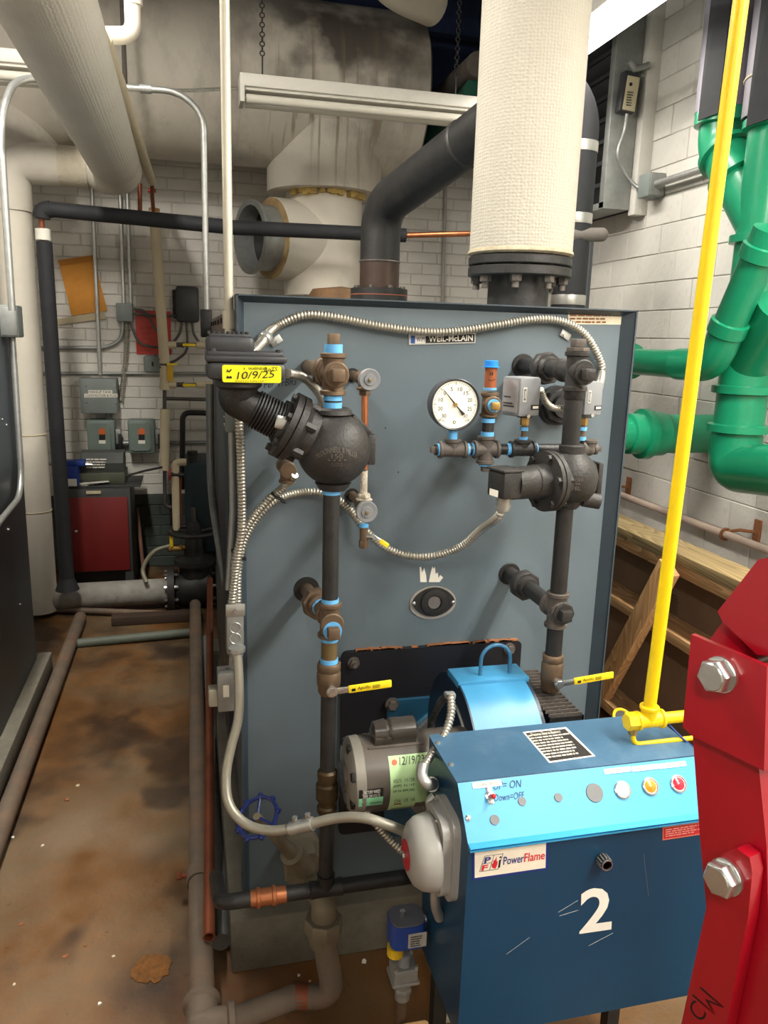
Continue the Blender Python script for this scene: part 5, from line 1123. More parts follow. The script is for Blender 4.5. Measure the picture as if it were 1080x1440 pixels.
rsk = sheet(f2(931.5, 1181.5), f2(1000, 1171), f2(931.5, 1163), .0008).o('caution_plate', mat('salmon_edge', '#d0705c', .5), cabn, 'red caution plate under the panel')
g2 = lambda x, y: P(x, y, Y=Yf-.001); sheet(g2(933.5, 1179.5), g2(1000, 1169.5), g2(933.5, 1165), .0004).o('caution_field', mat('caution_red', '#b9202a', .5), rsk)
dashes(P(936, 1177.5, Y=Yf-.0014), P(998, 1168, Y=Yf-.0014), P(936, 1165.5, Y=Yf-.0014), 4, mat('pink_print', '#e39a8c', .5), rsk, lift=.0004, seed=31)
# scratches, as thin bare-metal lines
for (x0, y0, x1, y1) in ((785, 1283, 813, 1266), (787, 1288, 813, 1280), (712, 1342, 745, 1318), (828, 1330, 862, 1312), (905, 1200, 912, 1260)):
    MB().tube([f2(x0, y0), f2(x1, y1)], .0004, 4).o('scratch', galv_dull, cabn)
# blower housing: drum with its axis along the boiler front
xa, xb = P(650, 962, Y=1.55).x, P(742, 955, Y=1.55).x; by, bzc, bR = 1.595, .705, .185
zt2 = P(690, 950, Y=1.6).z; bzc = zt2-bR
bl3 = MB().lathe((xa, by, bzc), RT, [(0, bR), (xb-xa, bR)], 56).o('blower_housing', blower_blue, bu, 'blue drum-shaped blower housing')
MB().lathe((xa+.001, by, bzc), LF, [(0, bR*1.01), (.004, bR*1.01), (.005, bR*.9), (.003, bR*.72), (.006, bR*.55), (.006, bR*.3)], 56).o('housing_side', mat('navy_side', '#16283c', .4), bl3)
MB().torus((xa-.004, by, bzc), RT, bR*.70, .004, 48, 6).o('inlet_ring', galv_dull, bl3)
MB().bx(xa-.004, xb+.012, by-.03, by+.05, zt2-.012, zt2+.006, .003).o('lid_strip', blower_blue, bl3)
h0, h1 = P(675, 951, Y=by), P(716, 948, Y=by); hx_, hx2 = h0.x, h1.x; ht = P(696, 907, Y=by).z; rr = (hx2-hx_)/2
MB().tube([V((hx_, by, zt2)), V((hx_, by, ht-rr))]+[V(((hx_+hx2)/2-rr*math.cos(PI*i/12), by, ht-rr+rr*math.sin(PI*i/12))) for i in range(1, 12)]+[V((hx2, by, ht-rr)), V((hx2, by, zt2))], .0045, 12).o('lifting_handle', mat('handle_blue', '#356a8c', .4), bl3)
MB().lathe((xb+.0, by, bzc), RT, [(0, bR*.98), (.01, bR*.98)], 40).o('housing_side', mat('navy_side', '#16283c', .4), bl3)
ga0, ga1 = 1.44, 1.69; gz_ = P(775, 1010, Y=ga0).z; gxr = P(821, 1008, Y=ga0).x
ib = MB().bx(xb+.01, gxr, ga0, ga0+.004, gz_-.16, gz_).bx(gxr-.004, gxr, ga0, ga1, gz_-.16, gz_).bx(xb+.01, gxr, ga1-.004, ga1, gz_-.16, gz_).bx(xb+.01, gxr, ga0, ga1, gz_-.16, gz_-.156).o('air_inlet_box', iron, bl3)
for i in range(15): y_ = ga0+.012+(ga1-ga0-.02)*i/14; MB().bx(xb+.01, gxr, y_-.0016, y_+.0016, gz_-.003, gz_+.003).o('grille_bar', dusty, ib)
for i in range(3): x_ = xb+.03+(gxr-xb-.05)*i/2; MB().tube([(x_, ga0, gz_-.004), (x_, ga1, gz_-.004)], .002, 6).o('grille_rod', dusty, ib)
# flange to boiler
fpx = P(545, 985, Y=D-.02); fz1 = fpx.z; fx0 = fpx.x; 
MB().plate(0, 0, 0, .44, .40, .02, V((fx0+.22, D-.014, fz1-.20)), RT, UP, FR, .012).o('burner_flange', mat('teal_flange', '#1f4f6b', .45, var=.1), bu)
c0 = P(551, 990, Y=D-.028); MB().cyl(c0, c0+FR*.004, .018, 20).hexp(c0+FR*.004, c0+FR*.016, .013).o('bolt', dusty, bu)
MB().lathe((fx0+.22, D-.026, fz1-.2), FR, [(0, .19), (.02, .185), (.025, .16), (.09, .15)], 48).o('blast_tube', plastic_grey, bu)
MB().torus((fx0+.22, D-.03, fz1-.2), FR, .19, .006, 48, 6).o('flange_bead', mat('teal_bead', '#3a7390', .4), bu)
# motor
mo = P(540, 1084, Y=1.50); my, mzc = 1.50, mo.z; mr_ = m(52, mo); mxa = P(484, 1088, Y=my).x
mt_ = MB().lathe((mxa+.03, my, mzc), RT, [(0, mr_), (xa-mxa-.03, mr_)], 44).o('motor', motor_brown, bu, 'brown electric motor with pale nameplates')
MB().lathe((mxa, my, mzc), RT, [(0, mr_*.55), (.003, mr_*.86), (.012, mr_*1.0), (.032, mr_*1.02), (.034, mr_*.98)], 44).o('end_bell', mat('grey_end_bell', '#8f8a80', .45, .3), mt_)
for i in range(7):
    t = 2*PI*i/7; MB().box((mxa+.012, my+math.cos(t)*mr_*.80, mzc+math.sin(t)*mr_*.80), (.02, mr_*.34, .020), Matrix.Rotation(t, 3, 'X'), .003).o('vent_slot', ink, mt_)
MB().lathe((mxa+.001, my, mzc), LF, [(0, mr_*.45), (.006, mr_*.40), (.007, mr_*.15)], 28).o('bearing_cap', motor_brown, mt_)
cc0 = P(553, 1022, Y=my); cxm = cc0.x; clen = m(66, cc0)
cp2 = MB().lathe((cxm-clen/2, my, mzc+mr_+.014), RT, [(0, .010), (.006, .024), (clen*.30, .028), (clen*.36, .024), (clen*.42, .029), (clen-.006, .029), (clen, .020)], 24).bx(cxm-clen/2+.004, cxm+clen/2-.004, my-.027, my+.027, mzc+mr_*.93, mzc+mr_+.014, .004)
cp2.o('capacitor_cover', mat('gloss_brown', '#3d3833', .22, var=.05, coat=.4), mt_)
MB().bx(cxm-clen/2-.012, cxm+clen/2+.012, my-.034, my+.034, mzc+mr_*.90, mzc+mr_*.95, .003).o('capacitor_base', motor_brown, mt_)
def on_motor(x0, x1, t0, t1, mt2, name, lift=.0008, lab=None):   # curved label; angles measured from the top towards the camera
    b = MB(); n = 8; vs = []
    for i in range(n+1):
        t = math.radians(t0+(t1-t0)*i/n)
        for x in (x0, x1): vs.append(V((x, my-math.sin(t)*(mr_+lift), mzc+math.cos(t)*(mr_+lift))))
    b.add(vs, [[2*i, 2*i+1, 2*i+3, 2*i+2] for i in range(n)], True); return b.o(name, mt2, mt_, lab)
pale = mat('pale_green_label', '#b9dba0', .5, var=.02)
lx0 = P(547, 1090, Y=my-mr_*.8).x; lx1 = lx0+.088
on_motor(lx0, lx1, 38, 118, pale, 'motor_nameplate', .0008, 'pale green motor nameplate'); on_motor(lx0, lx0+.058, 118, 136, pale, 'motor_nameplate')
sx0 = P(504, 1100, Y=my-mr_*.9).x
on_motor(sx0, sx0+.052, 82, 96, ink, 'wiring_label'); on_motor(sx0, sx0+.052, 96, 112, mat('mint_label', '#8fd9a6', .5), 'wiring_label')
def mprint(x0, x1, t0, t1, s_, mt2, name, shear=0.):
    def f(a_, c_):
        t = math.radians(t1+(t0-t1)*c_); return V((x0+(x1-x0)*a_, my-math.sin(t)*(mr_+.0014), mzc+math.cos(t)*(mr_+.0014)))
    return text(s_, (0,0,0), (1,0,0), (0,1,0), mt2, mt_, name, curve=f, shear=shear)
mprint(lx0+.022, lx0+.078, 41, 53, '12/19/23', ink, 'handwriting', .2)
mprint(sx0+.01, sx0+.045, 84, 89, 'FACTORY WIRED', white_ink, 'lettering'); mprint(sx0+.01, sx0+.045, 90.5, 95, 'FOR 230 VOLTS', white_ink, 'lettering')
mprint(sx0+.026, sx0+.05, 104, 109, 'IIIIIIIIIII', ink, 'bar_code')
for (t0, t1, x_, s_) in ((72, 77, .006, 'VOLTS   115 / 230'), (80, 84, .006, 'AMPS  9.6 / 4.8'), (88, 92, .006, 'HP 3/4  RPM 3450'), (105, 111, .010, 'CSA   CE   UL'), (127, 133, .008, 'IIIIIIIIIIIIII')): mprint(lx0+x_, lx0+x_+.046, t0, t1, s_, ink, 'fine_print')
on_motor(lx0+.010, lx0+.026, 114, 117, mat('brown_box_print', '#8a4a22', .5), 'brown_print', .0012)
c0 = V((lx0+.012, my-math.sin(math.radians(48))*(mr_+.0012), mzc+math.cos(math.radians(48))*(mr_+.0012))); MB().lathe(c0, V((0, -math.sin(math.radians(48)), math.cos(math.radians(48)))), [(0, .006), (.0004, .006)], 16).o('round_emblem', mat('orange_print', '#d0603a', .5), mt_)
# leads
mc_ = P(494, 1112, Y=1.46)
MB().tube([mc_, P(508, 1133, Y=1.45)], .011, 12).box(P(513, 1124, Y=1.44), (.02, .02, .018), Matrix.Rotation(.7, 3, 'Y'), .004).o('lead_connector', galv, bu)
MB().flex([P(508, 1133, Y=1.45), P(530, 1160, Y=1.44), P(560, 1192, Y=1.42), P(590, 1215, Y=1.38)], .0085).o('motor_lead', bxsteel, bu)
MB().flex([P(634, 978, Y=1.46), P(634, 1005, Y=1.43), P(624, 1035, Y=1.40), P(606, 1062, Y=1.36), P(596, 1078, Y=1.34)], .0085).o('blower_lead', bxsteel, bu)
MB().flex([P(629, 976, Y=1.50), P(616, 995, Y=1.53), P(607, 1015, Y=1.56), P(604, 1040, Y=1.57)], .0075).o('ignition_lead', iron, bu)
MB().box(P(633, 978, Y=1.47), (.022, .02, .014), None, .004).o('lead_elbow', plastic_grey, bu)
MB().tube([P(595, 1075, Y=1.33), P(592, 1092, Y=1.315), P(602, 1104, Y=1.30), P(612, 1102, X=X0)], .0115, 14, bend=.02).cyl(P(607, 1103, X=X0-.012), P(612, 1102, X=X0), .015, 16).o('lead_connector', galv, bu)
# legs
for x_ in (X0+.04, X1-.04): MB().bx(x_-.015, x_+.015, Yb-.04, Yb-.01, 0, zb0).o('support_leg', iron, bu)
# ================================================================== alarm bell on the cabinet side
bcn = P(600, 1198, X=X0-.045); rb2 = m(53, bcn)
be = T('alarm_bell', 'grey alarm bell on the left side of the blue control cabinet', 'alarm bell', P(625, 1265, X=X0-.02))
bo = V((X0, bcn.y, bcn.z))
MB().plate(0, 0, 0, rb2*1.7, rb2*2.45, .03, bo+UP*.006, BK, UP, LF, .014).plate(0, 0, 0, rb2*1.5, rb2*2.2, .028, bo+UP*.006+LF*.014, BK, UP, LF, .018).o('back_box', bell_grey, be)
MB().lathe(bo, LF, [(.034, rb2*.985), (.037, rb2), (.045, rb2*.99), (.062, rb2*.93), (.075, rb2*.80), (.083, rb2*.58), (.086, rb2*.34), (.087, 0)], 44).o('gong', bell_grey, be)
MB().lathe(bo+LF*.0862, LF, [(0, rb2*.40), (.001, rb2*.40), (.0015, rb2*.10)], 30).o('centre_badge', mat('badge_red', '#b52a33', .45), be)
MB().hexp(bo+LF*.087, bo+LF*.094, .007).o('gong_nut', chrome, be)
c0 = bo+V((-.03, -.01, rb2*.98)); MB().ball(c0, .005, 12).o('screw', chrome, be)
MB().tube([P(612, 1120, Y=1.33), P(603, 1128, Y=1.33), P(610, 1140, Y=1.33), bo+V((-.02, .02, rb2*1.0))], .010, 12, bend=.02).o('conduit_connector', galv, be)
MB().tube([bo+V((-.02, .01, -rb2*1.1)), bo+V((-.02, .01, -rb2*1.1-.05)), bo+V((-.005, .02, -rb2*1.1-.09))], .010, 12, bend=.02).o('conduit_connector', galv, be)
# ================================================================== pilot gas train
ys = 1.36; pz = lambda x, y: P(x, y, Y=ys)
sv = T('solenoid_valve', 'blue-cased pilot solenoid valve above a grey gas regulator', 'valve', pz(566, 1440))
c0 = pz(571, 1305); k = m(1, c0)
MB().plate(0, 0, 0, 50*k, 44*k, .02, c0+DN*17*k, RT, BK, UP, 36*k).o('coil_case', mat('coil_blue', '#1d3f8c', .45, var=.08), sv)
MB().plate(0, 0, 0, 48*k, 42*k, .02, c0+UP*19*k, RT, BK, UP, .004).o('coil_top', mat('coil_grey', '#5a5b62', .5), sv)
MB().cyl(c0+UP*21*k+V((-6*k, 0, 0)), c0+UP*29*k+V((-6*k, 0, 0)), .006, 12).o('coil_screw', chrome, sv)
MB().box(c0+V((10*k, -23*k, -2*k)), (26*k, .002, 22*k)).o('coil_label', mat('coil_label', '#b9b3a8', .5), sv)
dashes(c0+V((0, -24.2*k, -11*k)), c0+V((20*k, -24.2*k, -11*k)), c0+V((0, -24.2*k, 7*k)), 5, ink, sv, lift=.0004, seed=41)
v0 = pz(556, 1338); MB().lathe(v0+DN*8*k, UP, [(0, 6*k), (4*k, 12*k), (18*k, 12*k)], 18).o('valve_neck', mat('valve_yellow', '#d8b21e', .5), sv)
v1 = pz(567, 1365); MB().box(v1, (36*k, 34*k, 30*k), None, .008).box(v1+DN*8*k, (40*k, 38*k, 6*k), None, .003).o('regulator_body', galv_dull, sv)
MB().lathe(v1+UP*13*k+FR*4*k, UP, [(0, 9*k), (18*k, 8*k), (19*k, 6*k)], 20).o('regulator_cap', plastic_grey, sv)
for sx in (-15, 15):
    for sy in (-14, 14): MB().cyl(v1+V((sx*k, sy*k, 12*k)), v1+V((sx*k, sy*k, 18*k)), 2.6*k, 8).o('bolt', galv, sv)
MB().tube([v1+DN*12*k, v1+DN*45*k], 11*k, 16).hexp(v1+DN*26*k, v1+DN*36*k, 13*k).o('outlet_union', galv_dull, sv)
MB().tube([v1+DN*45*k, V((v1.x, ys, .03))], 8*k, 14).o('gas_pipe', bronze, sv)
MB().tube([c0+V((22*k, 10*k, 6*k)), V((X0+.002, ys+.01, c0.z+4*k))], .008, 10).o('coil_conduit', galv, sv)
one(MB().plate(0, 0, 0, .075, .08, .012, pz(575, 1448)+FR*.02, RT, UP, FR, .0015), 'hang_tag', mat('manila_tag', '#d8b37e', .7), 'manila tag hanging from the pilot gas pipe', 'tag')
# ================================================================== lower piping at the boiler foot
zd = zc_(1248)
dl = T('drain_header', 'black drain header with a copper press fitting along the boiler foot', 'pipe', V((xl_, yl, zd)))
pa = V((P(310, 1272, Y=yl).x, yl, zd)); pb_ = V((X0+.12, yl, zd))
MB().fitting(at(zd), [(LF, .036), (RT, .036), (UP, .036)], PR*1.0, .15).o('pipe_tee', iron, dl)
MB().tube([V((P(352, 1265, Y=yl).x, yl, zd)), pb_], PR*.98, 18).o('run', iron, dl)
fx_ = P(352, 1265, Y=yl).x; fx2 = P(402, 1258, Y=yl).x; L = fx2-fx_
MB().lathe((fx_, yl, zd), RT, [(0, PR*1.08), (L*.16, PR*1.1), (L*.18, PR*1.3), (L*.26, PR*1.3), (L*.28, PR*1.12), (L*.6, PR*1.12), (L*.62, PR*1.3), (L*.70, PR*1.3), (L*.72, PR*1.12), (L, PR*1.08)], 24).o('press_coupling', copper, dl)
MB().tube(fillet([V((fx_+.005, yl, zd)), pa, pa+V((-.004, .22, -.10))], .05, 10), PR*1.02, 18).o('elbow', iron, dl)
# angle valve with blue wheel
yv = 1.72; vv = lambda x, y, Y=yv: P(x, y, Y=Y)
av = T('blowdown_valve', 'brass angle valve with a blue scalloped handwheel at the boiler foot', 'valve', vv(428, 1240))
hx3 = vv(428, 1213, 1.75); kx = m(1, hx3); sage = mat('dull_brass', '#7d7461', .6, .3, var=.15, scale=12)
MB().hexp(hx3+BK*.03, hx3+FR*.035, .058, 8, .39).lathe(hx3+BK*.075, FR, [(0, .05), (.06, .05)], 24).o('hex_body', sage, av)
ws = vv(362, 1149, 1.62); e_ = hx3+FR*.02; d_ = (ws-e_).normalized()
MB().lathe(e_, d_, [(.0, .030), (.07, .026), (.072, .030), (.09, .030), (.092, .018), ((ws-e_).length+.005, .009)], 24).o('bonnet', sage, av)
u, w2, _ = frame(d_)
wh = MB().torus(ws, d_, .048, .005, 36, 8)
for i in range(3): t = 2*PI*i/3; wh.tube([ws, ws+(u*math.cos(t)+w2*math.sin(t))*.048], .004, 8)
for i in range(9): t = 2*PI*i/9; wh.ball(ws+(u*math.cos(t)+w2*math.sin(t))*.052, .0075, 8)
wh.o('handwheel', mat('navy_wheel', '#1c2b66', .35), av)
# return riser
un = P(455, 1296, Y=1.60); el = P(470, 1402, Z=.075)
rr_ = T('return_riser', 'dusty return pipe with hex union turning along the floor to the main', 'pipe', V((el.x, el.y, 0)))
MB().tube(fillet([vv(440, 1245, 1.72), un+UP*.06, un], .03, 6), .030, 20).o('upper_nipple', sage, rr_)
MB().hexp(un+UP*.012, un+DN*.03, .046, 8).lathe(un+DN*.03, DN, [(0, .040), (.03, .034)], 22).o('union', sage, rr_)
MB().tube(fillet([un+DN*.04, V((el.x, el.y, .075)), V((P(415, 1418, Z=.075).x, yj+.03, .075))], .10, 14), .0285, 20).o('elbow_run', rust_pipe, rr_)
MB().tube([V((P(418, 1418, Z=.075).x, yj+.03, .075)), V((mx_+.06, yj-.008, .075))], .0275, 20).o('floor_run', rust_pipe, rr_)
S0 = V((P(418, 1418, Z=.075).x, yj+.03, .075)); MB().lathe(S0, V((el.x, el.y, .075))-S0, [(0, .0292), (.03, .0296), (.032, .029)], 20).o('copper_sleeve', copper_old, rr_)
# ================================================================== steam risers on the boiler
yw = 2.40; wq = lambda x, y: P(x, y, Y=yw); wc = wq(731, 370); wcx = wc.x; rwp = m(73, wq(735, 250))
sr = T('steam_riser', 'thick white cloth-wrapped steam riser on a black bolted flange', 'pipe', V((wcx, yw, BZ1)))
zfl = wq(731, 358).z
MB().tube([(wcx, yw, zfl), (wcx, yw, ZC)], rwp, 44).o('wrap', riser_cloth, sr)
MB().lathe((wcx, yw, zfl-.008), UP, [(0, rwp*.96), (.006, rwp*1.03), (.014, rwp*1.02), (.02, rwp*.98)], 44).o('frayed_edge', mat('frayed_cloth', '#a4977f', .9, var=.3, scale=40), sr)
for z0, z1 in ((zfl-.038, zfl-.012), (zfl-.070, zfl-.042)): MB().lathe((wcx, yw, z0), UP, [(0, rwp*.99), (.003, rwp*1.01), (z1-z0-.003, rwp*1.01), (z1-z0, rwp*.99)], 48).o('flange', iron, sr)
for i in range(8):
    t = 2*PI*(i+.4)/8; c0 = V((wcx+math.cos(t)*rwp*.84, yw+math.sin(t)*rwp*.84, zfl-.09)); MB().hexp(c0, c0+UP*.022, .018).cyl(c0+DN*.018, c0+UP*.085, .011, 10).o('flange_bolt', dusty, sr)
MB().tube([(wcx, yw, BZ1-.03), (wcx, yw, zfl-.06)], rwp*.60, 32).o('neck', iron, sr)
# bare black riser slanting up
yb3 = 3.30; f0 = P(533, 409, Y=yb3); e1 = P(541, 292, Y=yb3); e2 = P(700, 168, Y=2.62); e1.x = f0.x
rbp = m(28, P(540, 340, Y=yb3))
br3 = T('steam_riser', 'bare black steel riser bending up towards the thick white wrapped riser', 'pipe', V((f0.x, yb3, BZ1)))
MB().tube(fillet([V((f0.x, yb3, f0.z)), V((f0.x, yb3, f0.z+.11))], 0), rbp, 30).o('stub', copper_old if 0 else mat('heat_browned_steel', '#4a3a32', .45, .4, var=.25, scale=9), br3)
MB().tube(fillet([V((f0.x, yb3, f0.z+.11)), V((f0.x, yb3, e1.z)), V((f0.x, yb3, e1.z)).lerp(e2, .35)], .18, 14), rbp, 30).o('elbow', iron, br3)
e3 = V((f0.x, yb3, e1.z)).lerp(e2, .34); MB().tube([e3, e2, e2+(e2-e3)*.25], rbp*.995, 30).o('slanting_run', iron, br3)
dv = (e2-e3).normalized(); MB().lathe(e3.lerp(e2, .62), dv, [(0, rbp), (.006, rbp*1.04), (.014, rbp*1.04), (.02, rbp)], 30).o('weld_bead', castiron, br3)
MB().torus(V((f0.x, yb3, f0.z+.115)), UP, rbp, .004, 30, 6).o('weld_bead', dusty, br3)
for z0 in (f0.z-.045, f0.z-.017): MB().lathe((f0.x, yb3, z0), UP, [(0, rbp*1.45), (.024, rbp*1.45)], 36).o('flange', iron, br3)
MB().lathe((f0.x, yb3, f0.z-.021), UP, [(0, rbp*1.46), (.004, rbp*1.46)], 36).o('gasket', mat('red_gasket', '#8a4a35', .7), br3)
MB().tube([(f0.x, yb3, BZ1-.03), (f0.x, yb3, f0.z-.04)], rbp, 24).o('neck', iron, br3)
for i in range(8):
    t = 2*PI*(i+.3)/8; c0 = V((f0.x+math.cos(t)*rbp*1.25, yb3+math.sin(t)*rbp*1.25, f0.z+.006)); MB().hexp(c0, c0+UP*.012, .011).o('flange_bolt', dusty, br3)
# dark insulated riser and pipes behind
bx3 = P(806, 330, Y=3.35).x; ri = m(24, P(806, 330, Y=3.35))
di = T('insulated_pipe', 'black jacketed riser with silver tape bands behind the thick white riser', 'pipe', (bx3, 3.35, 0))
MB().tube(fillet([V((bx3, 3.35, 0)), V((bx3, 3.35, 2.62)), V((bx3-.24, 3.35, 2.78)), V((bx3-.24, 3.35, ZC))], .12, 8), ri, 24).o('jacket', insul_black, di)
for y in (208, 309, 423): z_ = P(806, y, Y=3.35).z; MB().lathe((bx3, 3.35, z_-.02), UP, [(0, ri*1.02), (.003, ri*1.03), (.04, ri*1.03), (.043, ri*1.02)], 24).o('tape_band', foil, di)
one(MB().tube([P(800, 331, Y=3.30), P(846, 330, Y=3.30)], m(9.5, P(846, 330, Y=3.3)), 18).ball(P(846, 330, Y=3.30), m(9.5, P(846, 330, Y=3.3)), 14), 'insulated_pipe', mat('grey_brown_wrap', '#6d6660', .7), 'short grey-brown capped pipe sticking out behind the white riser', 'pipe')
x_ = P(824, 400, Y=3.6).x; one(MB().tube([(x_, 3.6, 0), (x_, 3.6, P(824, 338, Y=3.6).z)], .022, 14), 'pipe', mat('slate_post', '#3e4248', .45), 'slim dark post behind the black jacketed riser', 'pipe')
one(MB().tube([P(627, 250, Y=YB-.03), P(622, 440, Y=YB-.03)], .012, 8), 'conduit', mat('painted_tube', '#a6a098', .6), 'thin painted conduit on the brick between the two risers', 'conduit')
# pipes under the ceiling running to the back wall
one(MB().tube([P(612, 195, Y=5.45), P(672, 128, Y=4.3)], .075, 20), 'overhead_pipe', dark_green, 'green pipe in the shadow behind the end of the flue', 'pipe')
one(MB().tube([P(612, 142, Y=5.45), P(672, 90, Y=4.2)], .06, 16), 'overhead_pipe', dusty, 'dark brown pipe under the ceiling behind the end of the flue', 'pipe')
# ================================================================== louver and damper actuator on the right wall
yj2 = 3.86; j0, j1 = P(848, 292, Y=yj2), P(884, 297, Y=yj2)
lv = T('louver', 'dark ventilation louver in a galvanized frame on the right wall', 'louver', V((j0.x+.1, 4.5, j0.z)))
MB().bx(j0.x, j1.x, yj2, yj2+.05, j0.z, 3.45, .003).o('near_jamb', galv_dull, lv)
MB().bx(j0.x, j1.x, 5.22, 5.28, j0.z, 3.45).o('far_jamb', galv_dull, lv)
MB().bx(j0.x, j1.x, yj2, 5.28, j0.z-.002, j0.z+.03).o('sill', galv_dull, lv)
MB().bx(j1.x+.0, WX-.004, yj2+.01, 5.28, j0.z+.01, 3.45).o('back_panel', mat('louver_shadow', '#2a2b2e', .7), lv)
zz = j0.z+.08
while zz < 3.4:
    MB().box(((j0.x+j1.x)/2, (yj2+5.25)/2, zz), (.13, 5.2-yj2, .006), Matrix.Rotation(.75, 3, 'Y')).bx(j0.x+.015, j0.x+.03, yj2+.05, 5.22, zz+.035, zz+.055).o('blade', mat('louver_blade', '#3c3d40', .5, .4), lv); zz += .105
struct(MB().bx(j1.x+.003, WX+.004, yj2-.05, yj2+.012, j0.z-.03, 3.6, .003).o('trim_2', paint_wall))
aq = lambda x, y: P(x, y, Y=yj2-.06)
ac = T('damper_actuator', 'cream-faced damper actuator clamped to the galvanized louver frame', 'actuator', aq(884, 160))
a, b2 = aq(873, 157), aq(900, 100); cxa, cza = (a.x+b2.x)/2, (a.z+b2.z)/2; wa, ha = b2.x-a.x, b2.z-a.z
Rz = Matrix.Rotation(math.radians(5), 3, 'Y')
MB().box((cxa, yj2-.03, cza), (wa, .058, ha), Rz, .012).o('case', plastic_black, ac)
MB().box((cxa+.004, yj2-.062, cza-.01), (wa*.80, .006, ha*.82), Rz, .004).o('face', mat('actuator_cream', '#cdc2a2', .5), ac)
dashes(V((cxa-.02, yj2-.0655, cza-.07)), V((cxa+.02, yj2-.0655, cza-.07)), V((cxa-.02, yj2-.0655, cza-.0)), 6, ink, ac, lift=.0006, seed=51)
MB().cyl((cxa-.005, yj2-.064, cza+.03), (cxa-.005, yj2-.07, cza+.03), .008, 12).o('dial', ink, ac)
MB().fitting(aq(892, 97), [(V((1, 0, .3)), .08), (V((-.5, 0, .6)), .04)], .014).o('shaft_clamp', galv_dull, ac)
one(MB().tube(spline([aq(882, 160), P(878, 185, Y=yj2-.05), P(869, 215, Y=yj2-.05), P(877, 240, Y=yj2-.04), P(895, 262, X=WX-.08), P(911, 264, X=WX-.06)], 8), .009, 10), 'cable', galv_dull, 'grey flexible cable looping from the actuator to the wall box', 'cable')
jq = P(920, 262, X=WX-.03); jb = T('junction_box', 'small grey box on the right wall fed by a conduit', 'junction box', jq)
MB().box(V((WX-.045, jq.y, jq.z)), (.09, .10, .11), None, .005).o('body', grey_box, jb)
MB().box(V((WX-.045, jq.y-.052, jq.z)), (.08, .004, .10), None, .002).o('cover', galv_dull, jb)
one(MB().tube([V((WX-.05, jq.y-.05, jq.z+.0)), V((WX-.05, 1.2, jq.z+.01))], .018, 12), 'conduit', galv, 'steel conduit along the right wall behind the green pipes', 'conduit')
one(MB().tube([P(830, 40, X=1.97), P(975, -60, X=1.97)], .07, 18), 'overhead_pipe', green, 'green pipe overhead behind the lit strip light', 'pipe')
# ================================================================== green drain stack
gx, gy_ = 2.10, 2.66; ag = lambda z: V((gx, gy_, z)); gzp = lambda y: P(1050, y, X=gx).z
rg2 = m(34, P(1045, 580, X=gx))
gs = T('drain_stack', 'tall green soil stack with hubs, wye and trap bend on the right wall', 'pipe', ag(1.0))
def hub(b, z, r, h=.035): return b.lathe(ag(z-h/2), UP, [(0, r*1.0), (.004, r*1.22), (h-.004, r*1.22), (h, r*1.05)], 32)
def z_at(y):   # height on the stack axis seen at image row y
    lo_, hi_ = 0., 4.
    for _ in range(40):
        mid = (lo_+hi_)/2
        if proj(ag(mid))[1] > y: lo_ = mid
        else: hi_ = mid
    return lo_
MB().tube([ag(z_at(612)), ag(z_at(165))], rg2, 32).o('stack', green, gs)
for y in (548, 602, 337, 175): b = MB(); hub(b, z_at(y), rg2); b.o('hub', green, gs)
# lower bend turning towards the camera
zt_ = z_at(612); MB().tube(fillet([ag(zt_), ag(zt_-.13), ag(zt_-.13)+V((.0, -.42, .05))], .125, 14), rg2*1.03, 32).o('trap_bend', green, gs)
# upper wye branch
w1 = P(1015, 205, X=gx-.02); w0 = ag(z_at(318)); wt = P(1019, 170, X=gx-.02)
MB().tube(fillet([w0, w0.lerp(V((w1.x, w1.y, w1.z)), .75), V((w1.x, w1.y, w1.z)), wt+UP*.0], .06, 8), rg2*.98, 30).o('wye_branch', green, gs)
d_ = (w1-w0).normalized(); MB().lathe(w0.lerp(w1, .52), d_, [(0, rg2), (.004, rg2*1.2), (.04, rg2*1.2), (.045, rg2)], 30).o('hub', green, gs); MB().lathe(w0.lerp(w1, .85), d_, [(0, rg2), (.004, rg2*1.14), (.025, rg2*1.14), (.03, rg2)], 30).o('hub', green, gs)
MB().lathe(wt+DN*.02, UP, [(0, rg2), (.004, rg2*1.2), (.05, rg2*1.2), (.054, rg2)], 30).o('hub', green, gs)
# lower side wye
s1 = P(1085, 430, X=gx); MB().tube([ag(z_at(520)), P(1100, 430, X=gx-.05)], rg2*.9, 28).o('wye_branch', green, gs)
vin = mat('grey_vinyl_jacket', '#716c76', .5, var=.08, scale=5)
for c0, zb_, lab, rr in ((wt, wt.z+.03, 'grey vinyl-jacketed pipe above the wye of the green stack', 1.22), (ag(0), z_at(166), 'grey vinyl-jacketed pipe tied with twine above the green stack', 1.3)):
    e = T('jacketed_pipe', lab, 'pipe', V((c0.x, c0.y, zb_)))
    MB().lathe((c0.x, c0.y, zb_), UP, [(.03, rg2*.9), (0, rg2*rr*.97), (0, rg2*rr), (ZC-zb_-.01, rg2*rr*1.02)], 30).o('jacket', vin, e)
    MB().prism([(c0.x-rg2*rr*.8, c0.y-rg2*rr*.72, zb_-.03), (c0.x-rg2*rr*1.15, c0.y-rg2*.2, zb_-.045), (c0.x-rg2*rr*1.05, c0.y-rg2*.1, ZC-.02), (c0.x-rg2*rr*.75, c0.y-rg2*rr*.75, ZC-.02)], (.006, .004, 0)).o('loose_flap', insul_black, e)
    if rr > 1.25: MB().torus((c0.x, c0.y, zb_+.12), V((.1, 0, 1)), rg2*rr*1.02, .004, 32, 6).o('twine', insul_cream, e)
